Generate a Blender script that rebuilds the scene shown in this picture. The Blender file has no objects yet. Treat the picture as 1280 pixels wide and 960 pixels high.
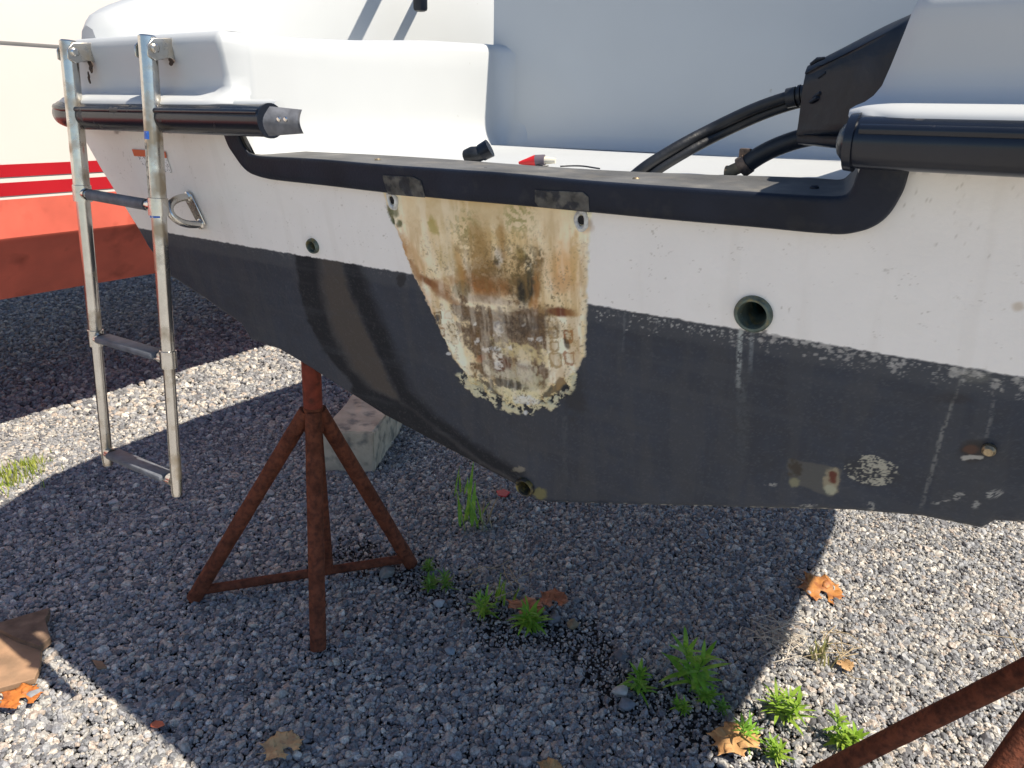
import bpy, bmesh, math, random
import numpy as np
from mathutils import Vector, Matrix, Euler
R = math.radians
random.seed(7); RNG = np.random.default_rng(11)
scene = bpy.context.scene
COL = scene.collection

# ------------------------------------------------------------------ camera, world, sun, exposure
PITCH, ROLL = R(21), R(-3)
f0 = np.array([0, math.cos(PITCH), -math.sin(PITCH)]); r0 = np.array([1., 0, 0]); u0 = np.cross(r0, f0)
cr, sr = math.cos(ROLL), math.sin(ROLL)
cam_r = cr*r0 - sr*u0; cam_u = cr*u0 + sr*r0
C0 = np.array([0, 0, 1.5])
cam_d = bpy.data.cameras.new('camera'); cam = bpy.data.objects.new('camera', cam_d); COL.objects.link(cam)
cam_d.sensor_width = 36; cam_d.lens = 27; cam_d.clip_start = .02; cam_d.clip_end = 400
cam.matrix_world = Matrix(((cam_r[0], cam_u[0], -f0[0], C0[0]), (cam_r[1], cam_u[1], -f0[1], C0[1]),
                           (cam_r[2], cam_u[2], -f0[2], C0[2]), (0, 0, 0, 1)))
scene.camera = cam

def ray(x, y): return (x-640)/960*cam_r - (y-480)/960*cam_u + f0
def nrm(v): return v/np.linalg.norm(v)
# the boat's own axes: S to starboard, F to the bow, U up; origin at the keel's aft end
S = nrm(-ray(-875, 108)); F = nrm(np.cross([0, 0, 1], S)); U = np.cross(S, F)
RAKE = math.tan(R(10))
VT = nrm(U*math.cos(R(10)) - F*math.sin(R(10))); NT = np.cross(VT, S); NT = NT if NT@F > 0 else -NT
_d = ray(640, 380); _O1 = C0 + _d*(1.1/_d[1]); _d = ray(668, 628); K = C0 + _d*(((_O1-C0)@NT)/(_d@NT))
M3 = np.array([S, F, U])
def B(x, y, ax, val):            # survey: where the sight line meets the boat plane (axis ax = val), in boat coordinates
    d = M3@ray(x, y); c = M3@(C0-K); t = (val-c[ax])/d[ax]; return c+t*d
def T(x, y, dep=0):              # where it meets the transom face: (s, f, u)
    d = ray(x, y); t = ((K-C0)@NT+dep)/(d@NT); return M3@(C0+d*t-K)
def sv(x, y):                    # transom coordinates (s, v along the raked face)
    p = T(x, y); return p[0], p[2]/math.cos(R(10))
def G(x, y, h=0.):
    d = ray(x, y); return C0 + d*((h-1.5)/d[2])
BOATM = Matrix(((S[0], F[0], U[0], K[0]), (S[1], F[1], U[1], K[1]), (S[2], F[2], U[2], K[2]), (0, 0, 0, 1)))

SUNV = nrm(S*.70 + F*.10 + U*1.0)          # towards the sun
el = math.asin(SUNV[2]); az = math.atan2(SUNV[0], SUNV[1])
world = bpy.data.worlds.new('World'); scene.world = world; world.use_nodes = True
nt = world.node_tree; nt.nodes.clear()
sky = nt.nodes.new('ShaderNodeTexSky'); sky.sky_type = 'NISHITA'; sky.sun_disc = False
sky.sun_elevation = el; sky.sun_rotation = az; sky.altitude = 0; sky.air_density = 1.0; sky.dust_density = .2; sky.ozone_density = 3.5
bg = nt.nodes.new('ShaderNodeBackground'); bg.inputs[1].default_value = .088
out = nt.nodes.new('ShaderNodeOutputWorld'); hsv = nt.nodes.new('ShaderNodeHueSaturation'); hsv.inputs['Saturation'].default_value = .98; nt.links.new(sky.outputs[0], hsv.inputs['Color']); nt.links.new(hsv.outputs[0], bg.inputs[0]); nt.links.new(bg.outputs[0], out.inputs[0])
sl = bpy.data.lights.new('sun', 'SUN'); sl.energy = 5.0; sl.angle = R(.53); sl.color = (1, .90, .755)
so = bpy.data.objects.new('sun', sl); COL.objects.link(so)
so.rotation_euler = Vector(SUNV).to_track_quat('Z', 'Y').to_euler(); so.location = (3, 3, 8)
scene.view_settings.view_transform = 'Standard'; scene.view_settings.look = 'None'
scene.view_settings.exposure = 0.70; scene.view_settings.gamma = 1
try: scene.cycles.use_denoising = True; scene.cycles.max_bounces = 8; scene.cycles.diffuse_bounces = 5
except Exception: pass

# ------------------------------------------------------------------ helpers
def tag(o, label=None, cat=None, group=None, kind=None):
    if label: o['label'] = label
    if cat: o['category'] = cat
    if group: o['group'] = group
    if kind: o['kind'] = kind
    return o
def empty(name, loc, label, cat, group=None, matrix=None):
    o = bpy.data.objects.new(name, None); COL.objects.link(o); o.empty_display_size = .1
    if matrix is not None: o.matrix_world = matrix
    else: o.location = loc
    return tag(o, label, cat, group)
class MB:
    def __init__(s): s.v = []; s.f = []; s.n = 0
    def add(s, v, f):
        s.v.append(np.asarray(v, float).reshape(-1, 3)); s.f += [tuple(i+s.n for i in q) for q in f]; s.n += len(s.v[-1]); return s
    def box(s, c, sz, ax=None, bev=0):
        bm = bmesh.new(); bmesh.ops.create_cube(bm, size=1)
        for v in bm.verts: v.co = Vector((v.co.x*sz[0], v.co.y*sz[1], v.co.z*sz[2]))
        if bev: bmesh.ops.bevel(bm, geom=bm.edges[:], offset=bev, segments=2, affect='EDGES', profile=.5)
        V = np.array([v.co[:] for v in bm.verts]); Fc = [tuple(v.index for v in f.verts) for f in bm.faces]; bm.free()
        if ax is not None: V = V@np.array(ax)
        return s.add(V+np.array(c), Fc)
    def tube(s, pts, r, seg=14, caps=True, flat=(1, 1), upref=None):
        P = np.array(pts, float); n = len(P); rr = np.broadcast_to(np.asarray(r, float), (n,))
        T_ = np.gradient(P, axis=0) if n > 2 else np.array([P[1]-P[0]]*2); T_ /= np.linalg.norm(T_, axis=1)[:, None]+1e-12
        ref = np.array(upref if upref is not None else ([0, 0, 1] if abs(T_[0][2]) < .9 else [1, 0, 0]), float)
        V = []
        a = nrm(np.cross(ref, T_[0])) if upref is None or n == 1 else nrm(np.cross(ref, T_[0]))
        for i in range(n):
            a = nrm(a-T_[i]*(a@T_[i])); b = np.cross(T_[i], a)
            for k in range(seg):
                t = 2*math.pi*k/seg; V.append(P[i]+rr[i]*(a*math.cos(t)*flat[0]+b*math.sin(t)*flat[1]))
        Fc = [(i*seg+k, i*seg+(k+1) % seg, (i+1)*seg+(k+1) % seg, (i+1)*seg+k) for i in range(n-1) for k in range(seg)]
        if caps: Fc += [tuple(range(seg))[::-1], tuple((n-1)*seg+k for k in range(seg))]
        return s.add(V, Fc)
    def grid(s, A):                # A: rows x cols x 3
        A = np.asarray(A, float); n, m = A.shape[:2]
        return s.add(A.reshape(-1, 3), [(i*m+j, i*m+j+1, (i+1)*m+j+1, (i+1)*m+j) for i in range(n-1) for j in range(m-1)])
    def prism(s, poly, off):        # closed polygon (n x 3) extruded by a vector
        P = np.asarray(poly, float); n = len(P)
        s.add(np.vstack([P, P+np.array(off)]), [tuple(range(n)), tuple(range(n, 2*n))[::-1]]+[(i, i+n, (i+1) % n+n, (i+1) % n) for i in range(n)]); return s
    def build(s, name, mat, parent=None, smooth=True, angle=35, bevel=0, label=None):
        me = bpy.data.meshes.new(name); me.from_pydata(np.vstack(s.v).tolist(), [], s.f)
        me.materials.append(mat)
        bm = bmesh.new(); bm.from_mesh(me); bmesh.ops.recalc_face_normals(bm, faces=bm.faces[:]); bm.to_mesh(me); bm.free()
        if smooth:
            me.polygons.foreach_set('use_smooth', [True]*len(me.polygons)); me.set_sharp_from_angle(angle=R(angle))
        o = bpy.data.objects.new(name, me); COL.objects.link(o)
        if parent is not None: o.parent = parent
        if bevel:
            b = o.modifiers.new('bevel', 'BEVEL'); b.width = bevel; b.segments = 2; b.limit_method = 'ANGLE'; b.angle_limit = R(40)
        if label: o['label'] = label
        return o

def fbm(x, y, seed=0, octv=5, gain=.55):
    rs = np.random.default_rng(seed); tot = np.zeros_like(x, dtype=float); amp = 1.; s_ = 0
    for o in range(octv):
        L = rs.random((256, 256)); xi = np.floor(x).astype(int); yi = np.floor(y).astype(int)
        fx = x-xi; fy = y-yi; fx = fx*fx*(3-2*fx); fy = fy*fy*(3-2*fy)
        a = L[xi % 256, yi % 256]; b = L[(xi+1) % 256, yi % 256]; c = L[xi % 256, (yi+1) % 256]; d = L[(xi+1) % 256, (yi+1) % 256]
        tot += amp*((a*(1-fx)+b*fx)*(1-fy)+(c*(1-fx)+d*fx)*fy); s_ += amp; amp *= gain; x = x*2.03+17.3; y = y*2.03+5.7
    return tot/s_
def sm(a, b, x): t = np.clip((x-a)/(b-a+1e-12), 0, 1); return t*t*(3-2*t)

def mat(name, col, rough=.5, metal=0, spec=.5, vary=.0, vscale=8, bump=0, bscale=60, col2=None, c2scale=5, c2lo=.5, c2hi=.6, coat=0, rough2=None, detail=6, attr=None, trans=0):
    m = bpy.data.materials.new(name); m.use_nodes = True; n = m.node_tree; N = n.nodes; p = N['Principled BSDF']
    tc = N.new('ShaderNodeTexCoord'); co = tc.outputs['Object']
    def noise(sc, dt=detail, off=0):
        t = N.new('ShaderNodeTexNoise'); t.inputs['Scale'].default_value = sc; t.inputs['Detail'].default_value = dt
        if off:
            mp = N.new('ShaderNodeMapping'); mp.inputs[1].default_value = (off, off*.7, -off); n.links.new(co, mp.inputs[0]); n.links.new(mp.outputs[0], t.inputs[0])
        else: n.links.new(co, t.inputs[0])
        return t
    if attr:
        a = N.new('ShaderNodeAttribute'); a.attribute_name = attr; c = a.outputs['Color']
        n.links.new(a.outputs['Alpha'], p.inputs['Roughness'])
    else:
        rgb = N.new('ShaderNodeRGB'); rgb.outputs[0].default_value = (*col, 1); c = rgb.outputs[0]
        p.inputs['Roughness'].default_value = rough
    if col2 is not None:
        t = noise(c2scale, 8, 3.1); mr = N.new('ShaderNodeMapRange'); mr.inputs[1].default_value = c2lo; mr.inputs[2].default_value = c2hi
        n.links.new(t.outputs[0], mr.inputs[0]); mx = N.new('ShaderNodeMix'); mx.data_type = 'RGBA'
        n.links.new(mr.outputs[0], mx.inputs[0]); n.links.new(c, mx.inputs[6]); mx.inputs[7].default_value = (*col2, 1); c = mx.outputs[2]
        if rough2 is not None:
            m2 = N.new('ShaderNodeMapRange'); m2.inputs[3].default_value = rough; m2.inputs[4].default_value = rough2
            n.links.new(mr.outputs[0], m2.inputs[0]); n.links.new(m2.outputs[0], p.inputs['Roughness'])
    if vary:
        t = noise(vscale, 8, 1.7); mr = N.new('ShaderNodeMapRange'); mr.inputs[1].default_value = .3; mr.inputs[2].default_value = .7
        mr.inputs[3].default_value = 1-vary; mr.inputs[4].default_value = 1+vary; n.links.new(t.outputs[0], mr.inputs[0])
        hs = N.new('ShaderNodeVectorMath'); hs.operation = 'SCALE'; n.links.new(c, hs.inputs[0]); n.links.new(mr.outputs[0], hs.inputs['Scale']); c = hs.outputs[0]
    n.links.new(c, p.inputs['Base Color'])
    p.inputs['Metallic'].default_value = metal; p.inputs['Specular IOR Level'].default_value = spec
    if coat: p.inputs['Coat Weight'].default_value = coat; p.inputs['Coat Roughness'].default_value = .08
    if trans: p.inputs['Transmission Weight'].default_value = 0; p.inputs['Subsurface Weight'].default_value = trans; p.inputs['Subsurface Radius'].default_value = (.01, .02, .004); p.inputs['Subsurface Scale'].default_value = .3
    if bump:
        t = noise(bscale, 6, 7.7); b = N.new('ShaderNodeBump'); b.inputs['Strength'].default_value = bump; b.inputs['Distance'].default_value = .002
        n.links.new(t.outputs[0], b.inputs['Height']); n.links.new(b.outputs[0], p.inputs['Normal'])
    return m

m_gel = mat('white_gelcoat', (.80, .775, .735), .32, vary=.05, vscale=4, bump=.10, bscale=9, col2=(.60, .56, .47), c2scale=60, c2lo=.73, c2hi=.8)
m_liner = mat('liner_gelcoat', (.47, .49, .50), .4, vary=.04, vscale=3, bump=.12, bscale=14, col2=(.30, .28, .24), c2scale=45, c2lo=.735, c2hi=.80)
m_cap = mat('black_cap_plastic', (.010, .014, .025), .50, vary=.3, vscale=14, bump=.35, bscale=240, col2=(.032, .034, .038), c2scale=24, c2lo=.6, c2hi=.75, rough2=.7, spec=.25)
m_rub = mat('black_rail_vinyl', (.007, .010, .018), .25, vary=.25, vscale=12, bump=.12, bscale=30, col2=(.07, .065, .06), c2scale=40, c2lo=.64, c2hi=.72, rough2=.6)
m_steel = mat('stainless_steel', (.62, .60, .56), .2, metal=1, vary=.1, vscale=25, bump=.12, bscale=60, col2=(.40, .33, .24), c2scale=20, c2lo=.52, c2hi=.68, rough2=.45)
m_tread = mat('rubber_tread', (.11, .12, .14), .55, vary=.3, vscale=40, bump=.5, bscale=300, spec=.4)
m_rust = mat('rusty_steel', (.155, .048, .025), .85, vary=.35, vscale=28, bump=1.6, bscale=150, col2=(.075, .026, .016), c2scale=70, c2lo=.42, c2hi=.70, spec=.25)
m_rustred = mat('red_primer_rust', (.21, .040, .022), .7, vary=.3, vscale=40, bump=.5, bscale=140, col2=(.07, .022, .014), c2scale=30, c2lo=.5, c2hi=.66, spec=.3)
m_bronze = mat('weathered_bronze', (.10, .13, .11), .5, metal=.4, vary=.35, vscale=90, bump=.5, bscale=200, col2=(.20, .17, .08), c2scale=80, c2lo=.5, c2hi=.65)
m_verdi = mat('verdigris_inside', (.03, .13, .14), .55, vary=.5, vscale=80, bump=.4, bscale=200, col2=(.015, .03, .02), c2scale=50, c2lo=.45, c2hi=.62)
m_dark = mat('dark_hollow', (.006, .006, .007), .8)
m_hose = mat('black_hose', (.012, .014, .018), .45, vary=.3, vscale=50, bump=.3, bscale=200)
m_boot = mat('black_vinyl_boot', (.006, .009, .016), .34, vary=.3, vscale=30, bump=.8, bscale=24, spec=.3)
m_redv = mat('red_stripe', (.40, .008, .016), .35, vary=.08, vscale=5)
m_redb = mat('red_bottom_paint', (.58, .115, .075), .6, vary=.14, vscale=7, bump=.2, bscale=30, col2=(.34, .06, .035), c2scale=7, c2lo=.56, c2hi=.74)
m_ivory = mat('ivory_topsides', (.66, .62, .575), .35, vary=.03, vscale=2, bump=.05, bscale=3)
m_grey = mat('grey_rub_strip', (.16, .155, .15), .5, vary=.1)
m_wood = None

# ------------------------------------------------------------------ ground sheet + gravel
m_soil = mat('dark_soil', (.022, .022, .023), .95, vary=.5, vscale=30, bump=1, bscale=90, col2=(.11, .105, .10), c2scale=90, c2lo=.5, c2hi=.6)
def yard_mat():                # gravel yard beyond the modelled stones: cells of mixed greys
    m = bpy.data.materials.new('gravel_yard'); m.use_nodes = True; n = m.node_tree; N = n.nodes; p = N['Principled BSDF']
    tc = N.new('ShaderNodeTexCoord'); v = N.new('ShaderNodeTexVoronoi'); v.inputs['Scale'].default_value = 62; n.links.new(tc.outputs['Object'], v.inputs[0])
    sp = N.new('ShaderNodeSeparateColor'); n.links.new(v.outputs['Color'], sp.inputs[0]); r = N.new('ShaderNodeMapRange'); r.inputs[3].default_value = .20; r.inputs[4].default_value = .50; n.links.new(sp.outputs[0], r.inputs[0])
    cb = N.new('ShaderNodeCombineColor'); 
    for i, k in enumerate((1.04, 1.0, .94)):
        q = N.new('ShaderNodeMath'); q.operation = 'MULTIPLY'; q.inputs[1].default_value = k; n.links.new(r.outputs[0], q.inputs[0]); n.links.new(q.outputs[0], cb.inputs[i])
    n.links.new(cb.outputs[0], p.inputs['Base Color']); p.inputs['Roughness'].default_value = .9
    b = N.new('ShaderNodeBump'); b.invert = True; b.inputs['Distance'].default_value = .01; n.links.new(v.outputs['Distance'], b.inputs['Height']); n.links.new(b.outputs[0], p.inputs['Normal']); return m
g = MB(); X0, X1, Y0, Y1 = -6.2, 4.2, .5, 7.2
xs, ys = [-150, X0, X1, 150], [-60, Y0, Y1, 250]
g.add([(x, y, -.008) for y in ys for x in xs], [(j*4+i, j*4+i+1, j*4+i+5, j*4+i+4) for j in range(3) for i in range(3)])
go_ = g.build('ground', m_soil, smooth=False); go_.data.materials.append(yard_mat())
for k, pf in enumerate(go_.data.polygons): pf.material_index = 0 if (abs(pf.center.x) < 10 and 0 < pf.center.y < 8) else 1
tag(go_, kind='structure')

def gravel_mat():
    m = bpy.data.materials.new('crushed_stone'); m.use_nodes = True; n = m.node_tree; N = n.nodes; p = N['Principled BSDF']
    oi = N.new('ShaderNodeObjectInfo'); r = N.new('ShaderNodeValToRGB'); e = r.color_ramp
    cols = [(0, (.16, .165, .175)), (.18, (.34, .33, .31)), (.36, (.23, .235, .25)), (.52, (.45, .41, .36)), (.6, (.28, .285, .295)), (.76, (.38, .325, .28)), (.83, (.56, .53, .48)), (.90, (.13, .13, .14)), (1, (.74, .71, .65))]
    e.elements[0].position = 0; e.elements[0].color = (*cols[0][1], 1); e.elements[1].position = 1; e.elements[1].color = (*cols[-1][1], 1)
    for q, c in cols[1:-1]: k = e.elements.new(q); k.color = (*c, 1)
    e.interpolation = 'CONSTANT'
    n.links.new(oi.outputs['Random'], r.inputs[0])
    tc = N.new('ShaderNodeTexCoord'); t = N.new('ShaderNodeTexNoise'); t.inputs['Scale'].default_value = 2.2; t.inputs['Detail'].default_value = 5
    n.links.new(tc.outputs['Object'], t.inputs[0])
    mr = N.new('ShaderNodeMapRange'); mr.inputs[1].default_value = .3; mr.inputs[2].default_value = .7; mr.inputs[3].default_value = .6; mr.inputs[4].default_value = 1.35
    n.links.new(t.outputs[0], mr.inputs[0]); s_ = N.new('ShaderNodeVectorMath'); s_.operation = 'SCALE'
    n.links.new(r.outputs[0], s_.inputs[0]); n.links.new(mr.outputs[0], s_.inputs['Scale']); n.links.new(s_.outputs[0], p.inputs['Base Color'])
    p.inputs['Roughness'].default_value = .55; p.inputs['Specular IOR Level'].default_value = .5
    return m
m_stone = gravel_mat()
# dirt track where weeds grow: fewer, smaller stones
TRK = [G(*p)[:2] for p in ((450, 690), (560, 745), (640, 790), (720, 800), (780, 860), (860, 900), (930, 930), (1000, 990))]
def dtrack(P):
    d = np.full(len(P), 9.)
    for a, b in zip(TRK[:-1], TRK[1:]):
        ab = b-a; t = np.clip(((P-a)@ab)/(ab@ab), 0, 1); d = np.minimum(d, np.linalg.norm(P-(a+t[:, None]*ab), axis=1))
    return d
def pts_field():
    out = []
    for (y0, y1, st) in ((.55, 3.2, .0102), (3.2, 7.2, .0175)):
        xs = np.arange(-7.5, 4.5, st); ys = np.arange(y0, y1, st); X, Y = np.meshgrid(xs, ys); P = np.stack([X.ravel(), Y.ravel()], 1)
        P = P[(P[:, 0] > -(.85*P[:, 1]+.75)) & (P[:, 0] < .75*P[:, 1]+.9) & (P[:, 0] > -6.2) & (P[:, 0] < 4.2) & (P[:, 1] < 7.2)]
        P += RNG.uniform(-.55, .55, P.shape)*st; out.append((P, st))
    return out
V_, SC, RT, IX = [], [], [], []
for P, st in pts_field():
    n_ = len(P); base = RNG.lognormal(0, .30, n_)*st*.74
    if st < .02:
        w = fbm(P[:, 0]*9, P[:, 1]*9, 5); d = dtrack(P)+(w-.5)*.20
        tr = 1-sm(.04, .13, d)
        spots = sm(.60, .66, fbm(P[:, 0]*5, P[:, 1]*5, 9)); tr = np.maximum(tr, spots*.12)
        keep = RNG.random(n_) > tr*.45; base *= (1-.5*tr*RNG.random(n_)**.4); base = base[keep]; P = P[keep]; n_ = len(P)
    big = RNG.random(n_) > .986; base = np.where(big, base*1.6, base); base = np.clip(base, 0, .018)
    z = fbm(P[:, 0]*3, P[:, 1]*3, 3)*.012-.004 + RNG.uniform(-.002, .005, n_)
    V_.append(np.column_stack([P, z])); SC.append(base); RT.append(RNG.uniform(0, 6.28, (n_, 3))*[.09, .09, 1]+RNG.normal(0, .35, (n_, 3))*[1, 1, 0]); IX.append(RNG.integers(0, 6, n_))
P = np.column_stack([RNG.uniform(-3.4, 3.2, 150000), RNG.uniform(.6, 3.2, 150000)]); P = P[(P[:, 0] > -(.85*P[:, 1]+.75)) & (P[:, 0] < .75*P[:, 1]+.9)]; n_ = len(P)
V_.append(np.column_stack([P, fbm(P[:, 0]*3, P[:, 1]*3, 3)*.012-.001+RNG.uniform(-.003, .004, n_)])); SC.append(RNG.uniform(.0015, .0040, n_)); RT.append(RNG.uniform(0, 6.28, (n_, 3))); IX.append(RNG.integers(0, 6, n_))
V_ = np.vstack(V_); SC = np.concatenate(SC); RT = np.vstack(RT); IX = np.concatenate(IX)
me = bpy.data.meshes.new('gravel'); me.vertices.add(len(V_)); me.vertices.foreach_set('co', V_.ravel())
a = me.attributes.new('sc', 'FLOAT', 'POINT'); a.data.foreach_set('value', SC)
a = me.attributes.new('rt', 'FLOAT_VECTOR', 'POINT'); a.data.foreach_set('vector', RT.ravel())
a = me.attributes.new('ix', 'INT', 'POINT'); a.data.foreach_set('value', IX.astype(np.int32))
me.materials.append(m_stone); gravel = bpy.data.objects.new('gravel', me); COL.objects.link(gravel)
tag(gravel, 'grey crushed stone gravel covering the yard', 'gravel', kind='stuff')
ng = bpy.data.node_groups.new('stones', 'GeometryNodeTree')
ng.interface.new_socket('Geometry', in_out='INPUT', socket_type='NodeSocketGeometry'); ng.interface.new_socket('Geometry', in_out='OUTPUT', socket_type='NodeSocketGeometry')
N = ng.nodes; L = ng.links; gi = N.new('NodeGroupInput'); go = N.new('NodeGroupOutput')
join = N.new('GeometryNodeGeometryToInstance')
for i in range(6):
    ic = N.new('GeometryNodeMeshIcoSphere'); ic.inputs['Radius'].default_value = 1; ic.inputs['Subdivisions'].default_value = 2
    sp = N.new('GeometryNodeSetPosition'); nz = N.new('ShaderNodeTexNoise'); nz.noise_dimensions = '4D'; nz.inputs['W'].default_value = i*3.7; nz.inputs['Scale'].default_value = .85; nz.inputs['Detail'].default_value = 1.5
    sb = N.new('ShaderNodeVectorMath'); sb.operation = 'SUBTRACT'; sb.inputs[1].default_value = (.5, .5, .5); L.new(nz.outputs['Color'], sb.inputs[0])
    ml = N.new('ShaderNodeVectorMath'); ml.operation = 'SCALE'; ml.inputs['Scale'].default_value = 1.9; L.new(sb.outputs[0], ml.inputs[0])
    L.new(ic.outputs['Mesh'], sp.inputs['Geometry']); L.new(ml.outputs[0], sp.inputs['Offset'])
    tr = N.new('GeometryNodeTransform'); tr.inputs['Scale'].default_value = (1.05, .78+.05*(i % 3), .62+.05*(i % 2)); L.new(sp.outputs[0], tr.inputs[0])
    sh = N.new('GeometryNodeSetShadeSmooth'); sh.inputs['Shade Smooth'].default_value = False; L.new(tr.outputs[0], sh.inputs[0])
    sm_ = N.new('GeometryNodeSetMaterial'); sm_.inputs['Material'].default_value = m_stone; L.new(sh.outputs[0], sm_.inputs[0]); L.new(sm_.outputs[0], join.inputs[0])
iop = N.new('GeometryNodeInstanceOnPoints'); iop.inputs['Pick Instance'].default_value = True
def na(nm, ty):
    q = N.new('GeometryNodeInputNamedAttribute'); q.data_type = ty; q.inputs['Name'].default_value = nm; return [o for o in q.outputs if o.enabled][0]
L.new(gi.outputs[0], iop.inputs['Points']); L.new(join.outputs[0], iop.inputs['Instance'])
L.new(na('ix', 'INT'), iop.inputs['Instance Index']); L.new(na('sc', 'FLOAT'), iop.inputs['Scale'])
e2r = N.new('FunctionNodeEulerToRotation'); L.new(na('rt', 'FLOAT_VECTOR'), e2r.inputs[0]); L.new(e2r.outputs[0], iop.inputs['Rotation'])
L.new(iop.outputs[0], go.inputs[0])
md = gravel.modifiers.new('stones', 'NODES'); md.node_group = ng

# ------------------------------------------------------------------ the grey-white boat
boat = empty('motor_boat', None, 'white motorboat with black transom cap, navy bottom paint and a stained empty motor mount', 'boat', matrix=BOATM)
# outline of the transom, from keel out to the sheer (mirrored)
OUT = [(0, 0)]+[tuple(sv(*p)) for p in ((640, 606), (480, 521), (380, 457), (348, 438), (313, 426), (300, 406))]+[(-.80, .243), (-.906, .28), (-.950, .335), (-.972, .379), (-1.04, .495), (-1.092, .605)]
OX = np.array([-p[0] for p in OUT]); OY = np.array([p[1] for p in OUT])
OUTR = [(0, 0)]+[tuple(sv(*p)) for p in ((692, 630), (930, 637), (1060, 640), (1152, 648), (1227, 663.5), (1243, 654))]+[(.78, .236), (.895, .28), (.948, .335), (.972, .379), (1.04, .495), (1.092, .605)]
def bottom(s): return np.where(s < 0, np.interp(-s, OX, OY), np.interp(s, [p[0] for p in OUTR], [p[1] for p in OUTR]))
HALF = OX[-1]
nS = 1240
s_ = np.linspace(-HALF, HALF, nS)
top = np.where(np.abs(s_+.03) > .50, .612, .528)
k_ = np.ones(9)/9; top = np.convolve(np.pad(top, 4, 'edge'), k_, 'valid')
nV = 330
bt = bottom(s_); w = np.linspace(0, 1, nV)
Sg = np.repeat(s_[None, :], nV, 0); top = np.maximum(top, bt+.002); vm = np.minimum(np.maximum(.50, bt+.004), top-.001); ww = w[:, None]/.9; Vg = np.where(ww < 1, bt[None]+(vm-bt)[None]*np.minimum(ww, 1), vm[None]+(top-vm)[None]*np.clip((w[:, None]-.9)/.1, 0, 1))
# photo survey coordinates of every grid vertex (for laying out wear and stains on the face)
def tpos(s, v, off): return s, -v*math.sin(R(10))+off, v*math.cos(R(10))
sx, fx, ux = tpos(Sg, Vg, 0)
Wd = K[None, None]+sx[..., None]*S+fx[..., None]*F+ux[..., None]*U-C0
zc = Wd@f0; PX = 640+960*(Wd@cam_r)/zc; PY = 480-960*(Wd@cam_u)/zc
n1 = fbm(Sg*14, Vg*14, 1); n2 = fbm(Sg*60, Vg*60, 2); n3 = fbm(Sg*160, Vg*160, 4, 4); n4 = fbm(Sg*330, Vg*330, 6, 3, .7); n5 = fbm(Sg*35, Vg*5, 8); rw = RNG.random(Sg.shape); rw = (rw+np.roll(rw, 1, 0)*.6+np.roll(rw, 1, 1)*.6)/2.2; n6 = n3*.25+n4*.25+rw*.5
RGB = np.zeros(Sg.shape+(4,))
def lerp(mask, c, rough=None):
    m = np.clip(mask, 0, 1)[..., None]; RGB[..., :3] = RGB[..., :3]*(1-m)+np.array(c)*m
    if rough is not None: RGB[..., 3] = RGB[..., 3]*(1-m[..., 0])+rough*m[..., 0]
def ell(x, y, rx, ry, ang=0):
    c, s1 = math.cos(R(ang)), math.sin(R(ang)); dx = PX-x; dy = PY-y
    return np.sqrt(((dx*c+dy*s1)/rx)**2+((-dx*s1+dy*c)/ry)**2)
def blob(x, y, rx, ry, ang=0, soft=.5, nz=n2, amp=1.2): return 1-sm(1-soft, 1+soft*.4, ell(x, y, rx, ry, ang)+(nz-.5)*amp)
def polymask(P, soft=3., nz=None, amp=0):       # signed distance to a convex-ish polygon
    P = np.array(P, float); n = len(P); d = np.full(PX.shape, 1e9); inside = np.zeros(PX.shape, bool)
    for i in range(n):
        a, b = P[i], P[(i+1) % n]; ab = b-a; t = np.clip(((PX-a[0])*ab[0]+(PY-a[1])*ab[1])/(ab@ab), 0, 1)
        d = np.minimum(d, np.hypot(PX-a[0]-t*ab[0], PY-a[1]-t*ab[1]))
        c = ((a[1] > PY) != (b[1] > PY)) & (PX < (b[0]-a[0])*(PY-a[1])/(b[1]-a[1]+1e-9)+a[0]); inside ^= c
    sd = np.where(inside, d, -d)
    if nz is not None: sd = sd+(nz-.5)*amp
    return sm(-soft/2, soft/2, sd), sd
# gelcoat
RGB[..., :3] = np.array([.83, .80, .755]); RGB[..., 3] = .42
RGB[..., :3] *= (1+(n1-.5)*.10)[..., None]
lerp(sm(.60, .75, n5)*.10, (.55, .50, .42)); lerp(sm(.80, .84, n3)*.35, (.45, .40, .33)); lerp(sm(.66, .70, n6)*sm(.55, .7, n2)*.5, (.35, .31, .25)); lerp(sm(.55, .70, n1)*.10, (.60, .58, .50))
# antifouling paint below the waterline
wl = .3795+(n3-.5)*.0035+(n2-.5)*.002
navy = 1-sm(-.0012, .0012, Vg-wl)
nc = np.array([.023, .031, .047])[None, None]*(1+(n1-.5)*.45+(n2-.5)*.35+(n4-.5)*.25)[..., None]
RGB[..., :3] = RGB[..., :3]*(1-navy[..., None])+nc*navy[..., None]; RGB[..., 3] = RGB[..., 3]*(1-navy)+(.52+(n2-.5)*.25)*navy
band = navy*(1-sm(.022, .032, (.3795-Vg)+(n2-.5)*.01))
lerp(band*.55, (.060, .066, .076), .65)
lerp(band*sm(.585, .64, n6)*sm(.45, .66, n2)*.6*sm(700, 960, PX), (.42, .41, .38), .8)
lerp(navy*(1-sm(.0, .018, (.3795-Vg)))*sm(.58, .64, n6)*(.2+.3*sm(800, 900, PX)), (.30, .30, .29), .8)
lerp(navy*sm(.50, .62, n5)*.25, (.055, .058, .062))
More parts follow.
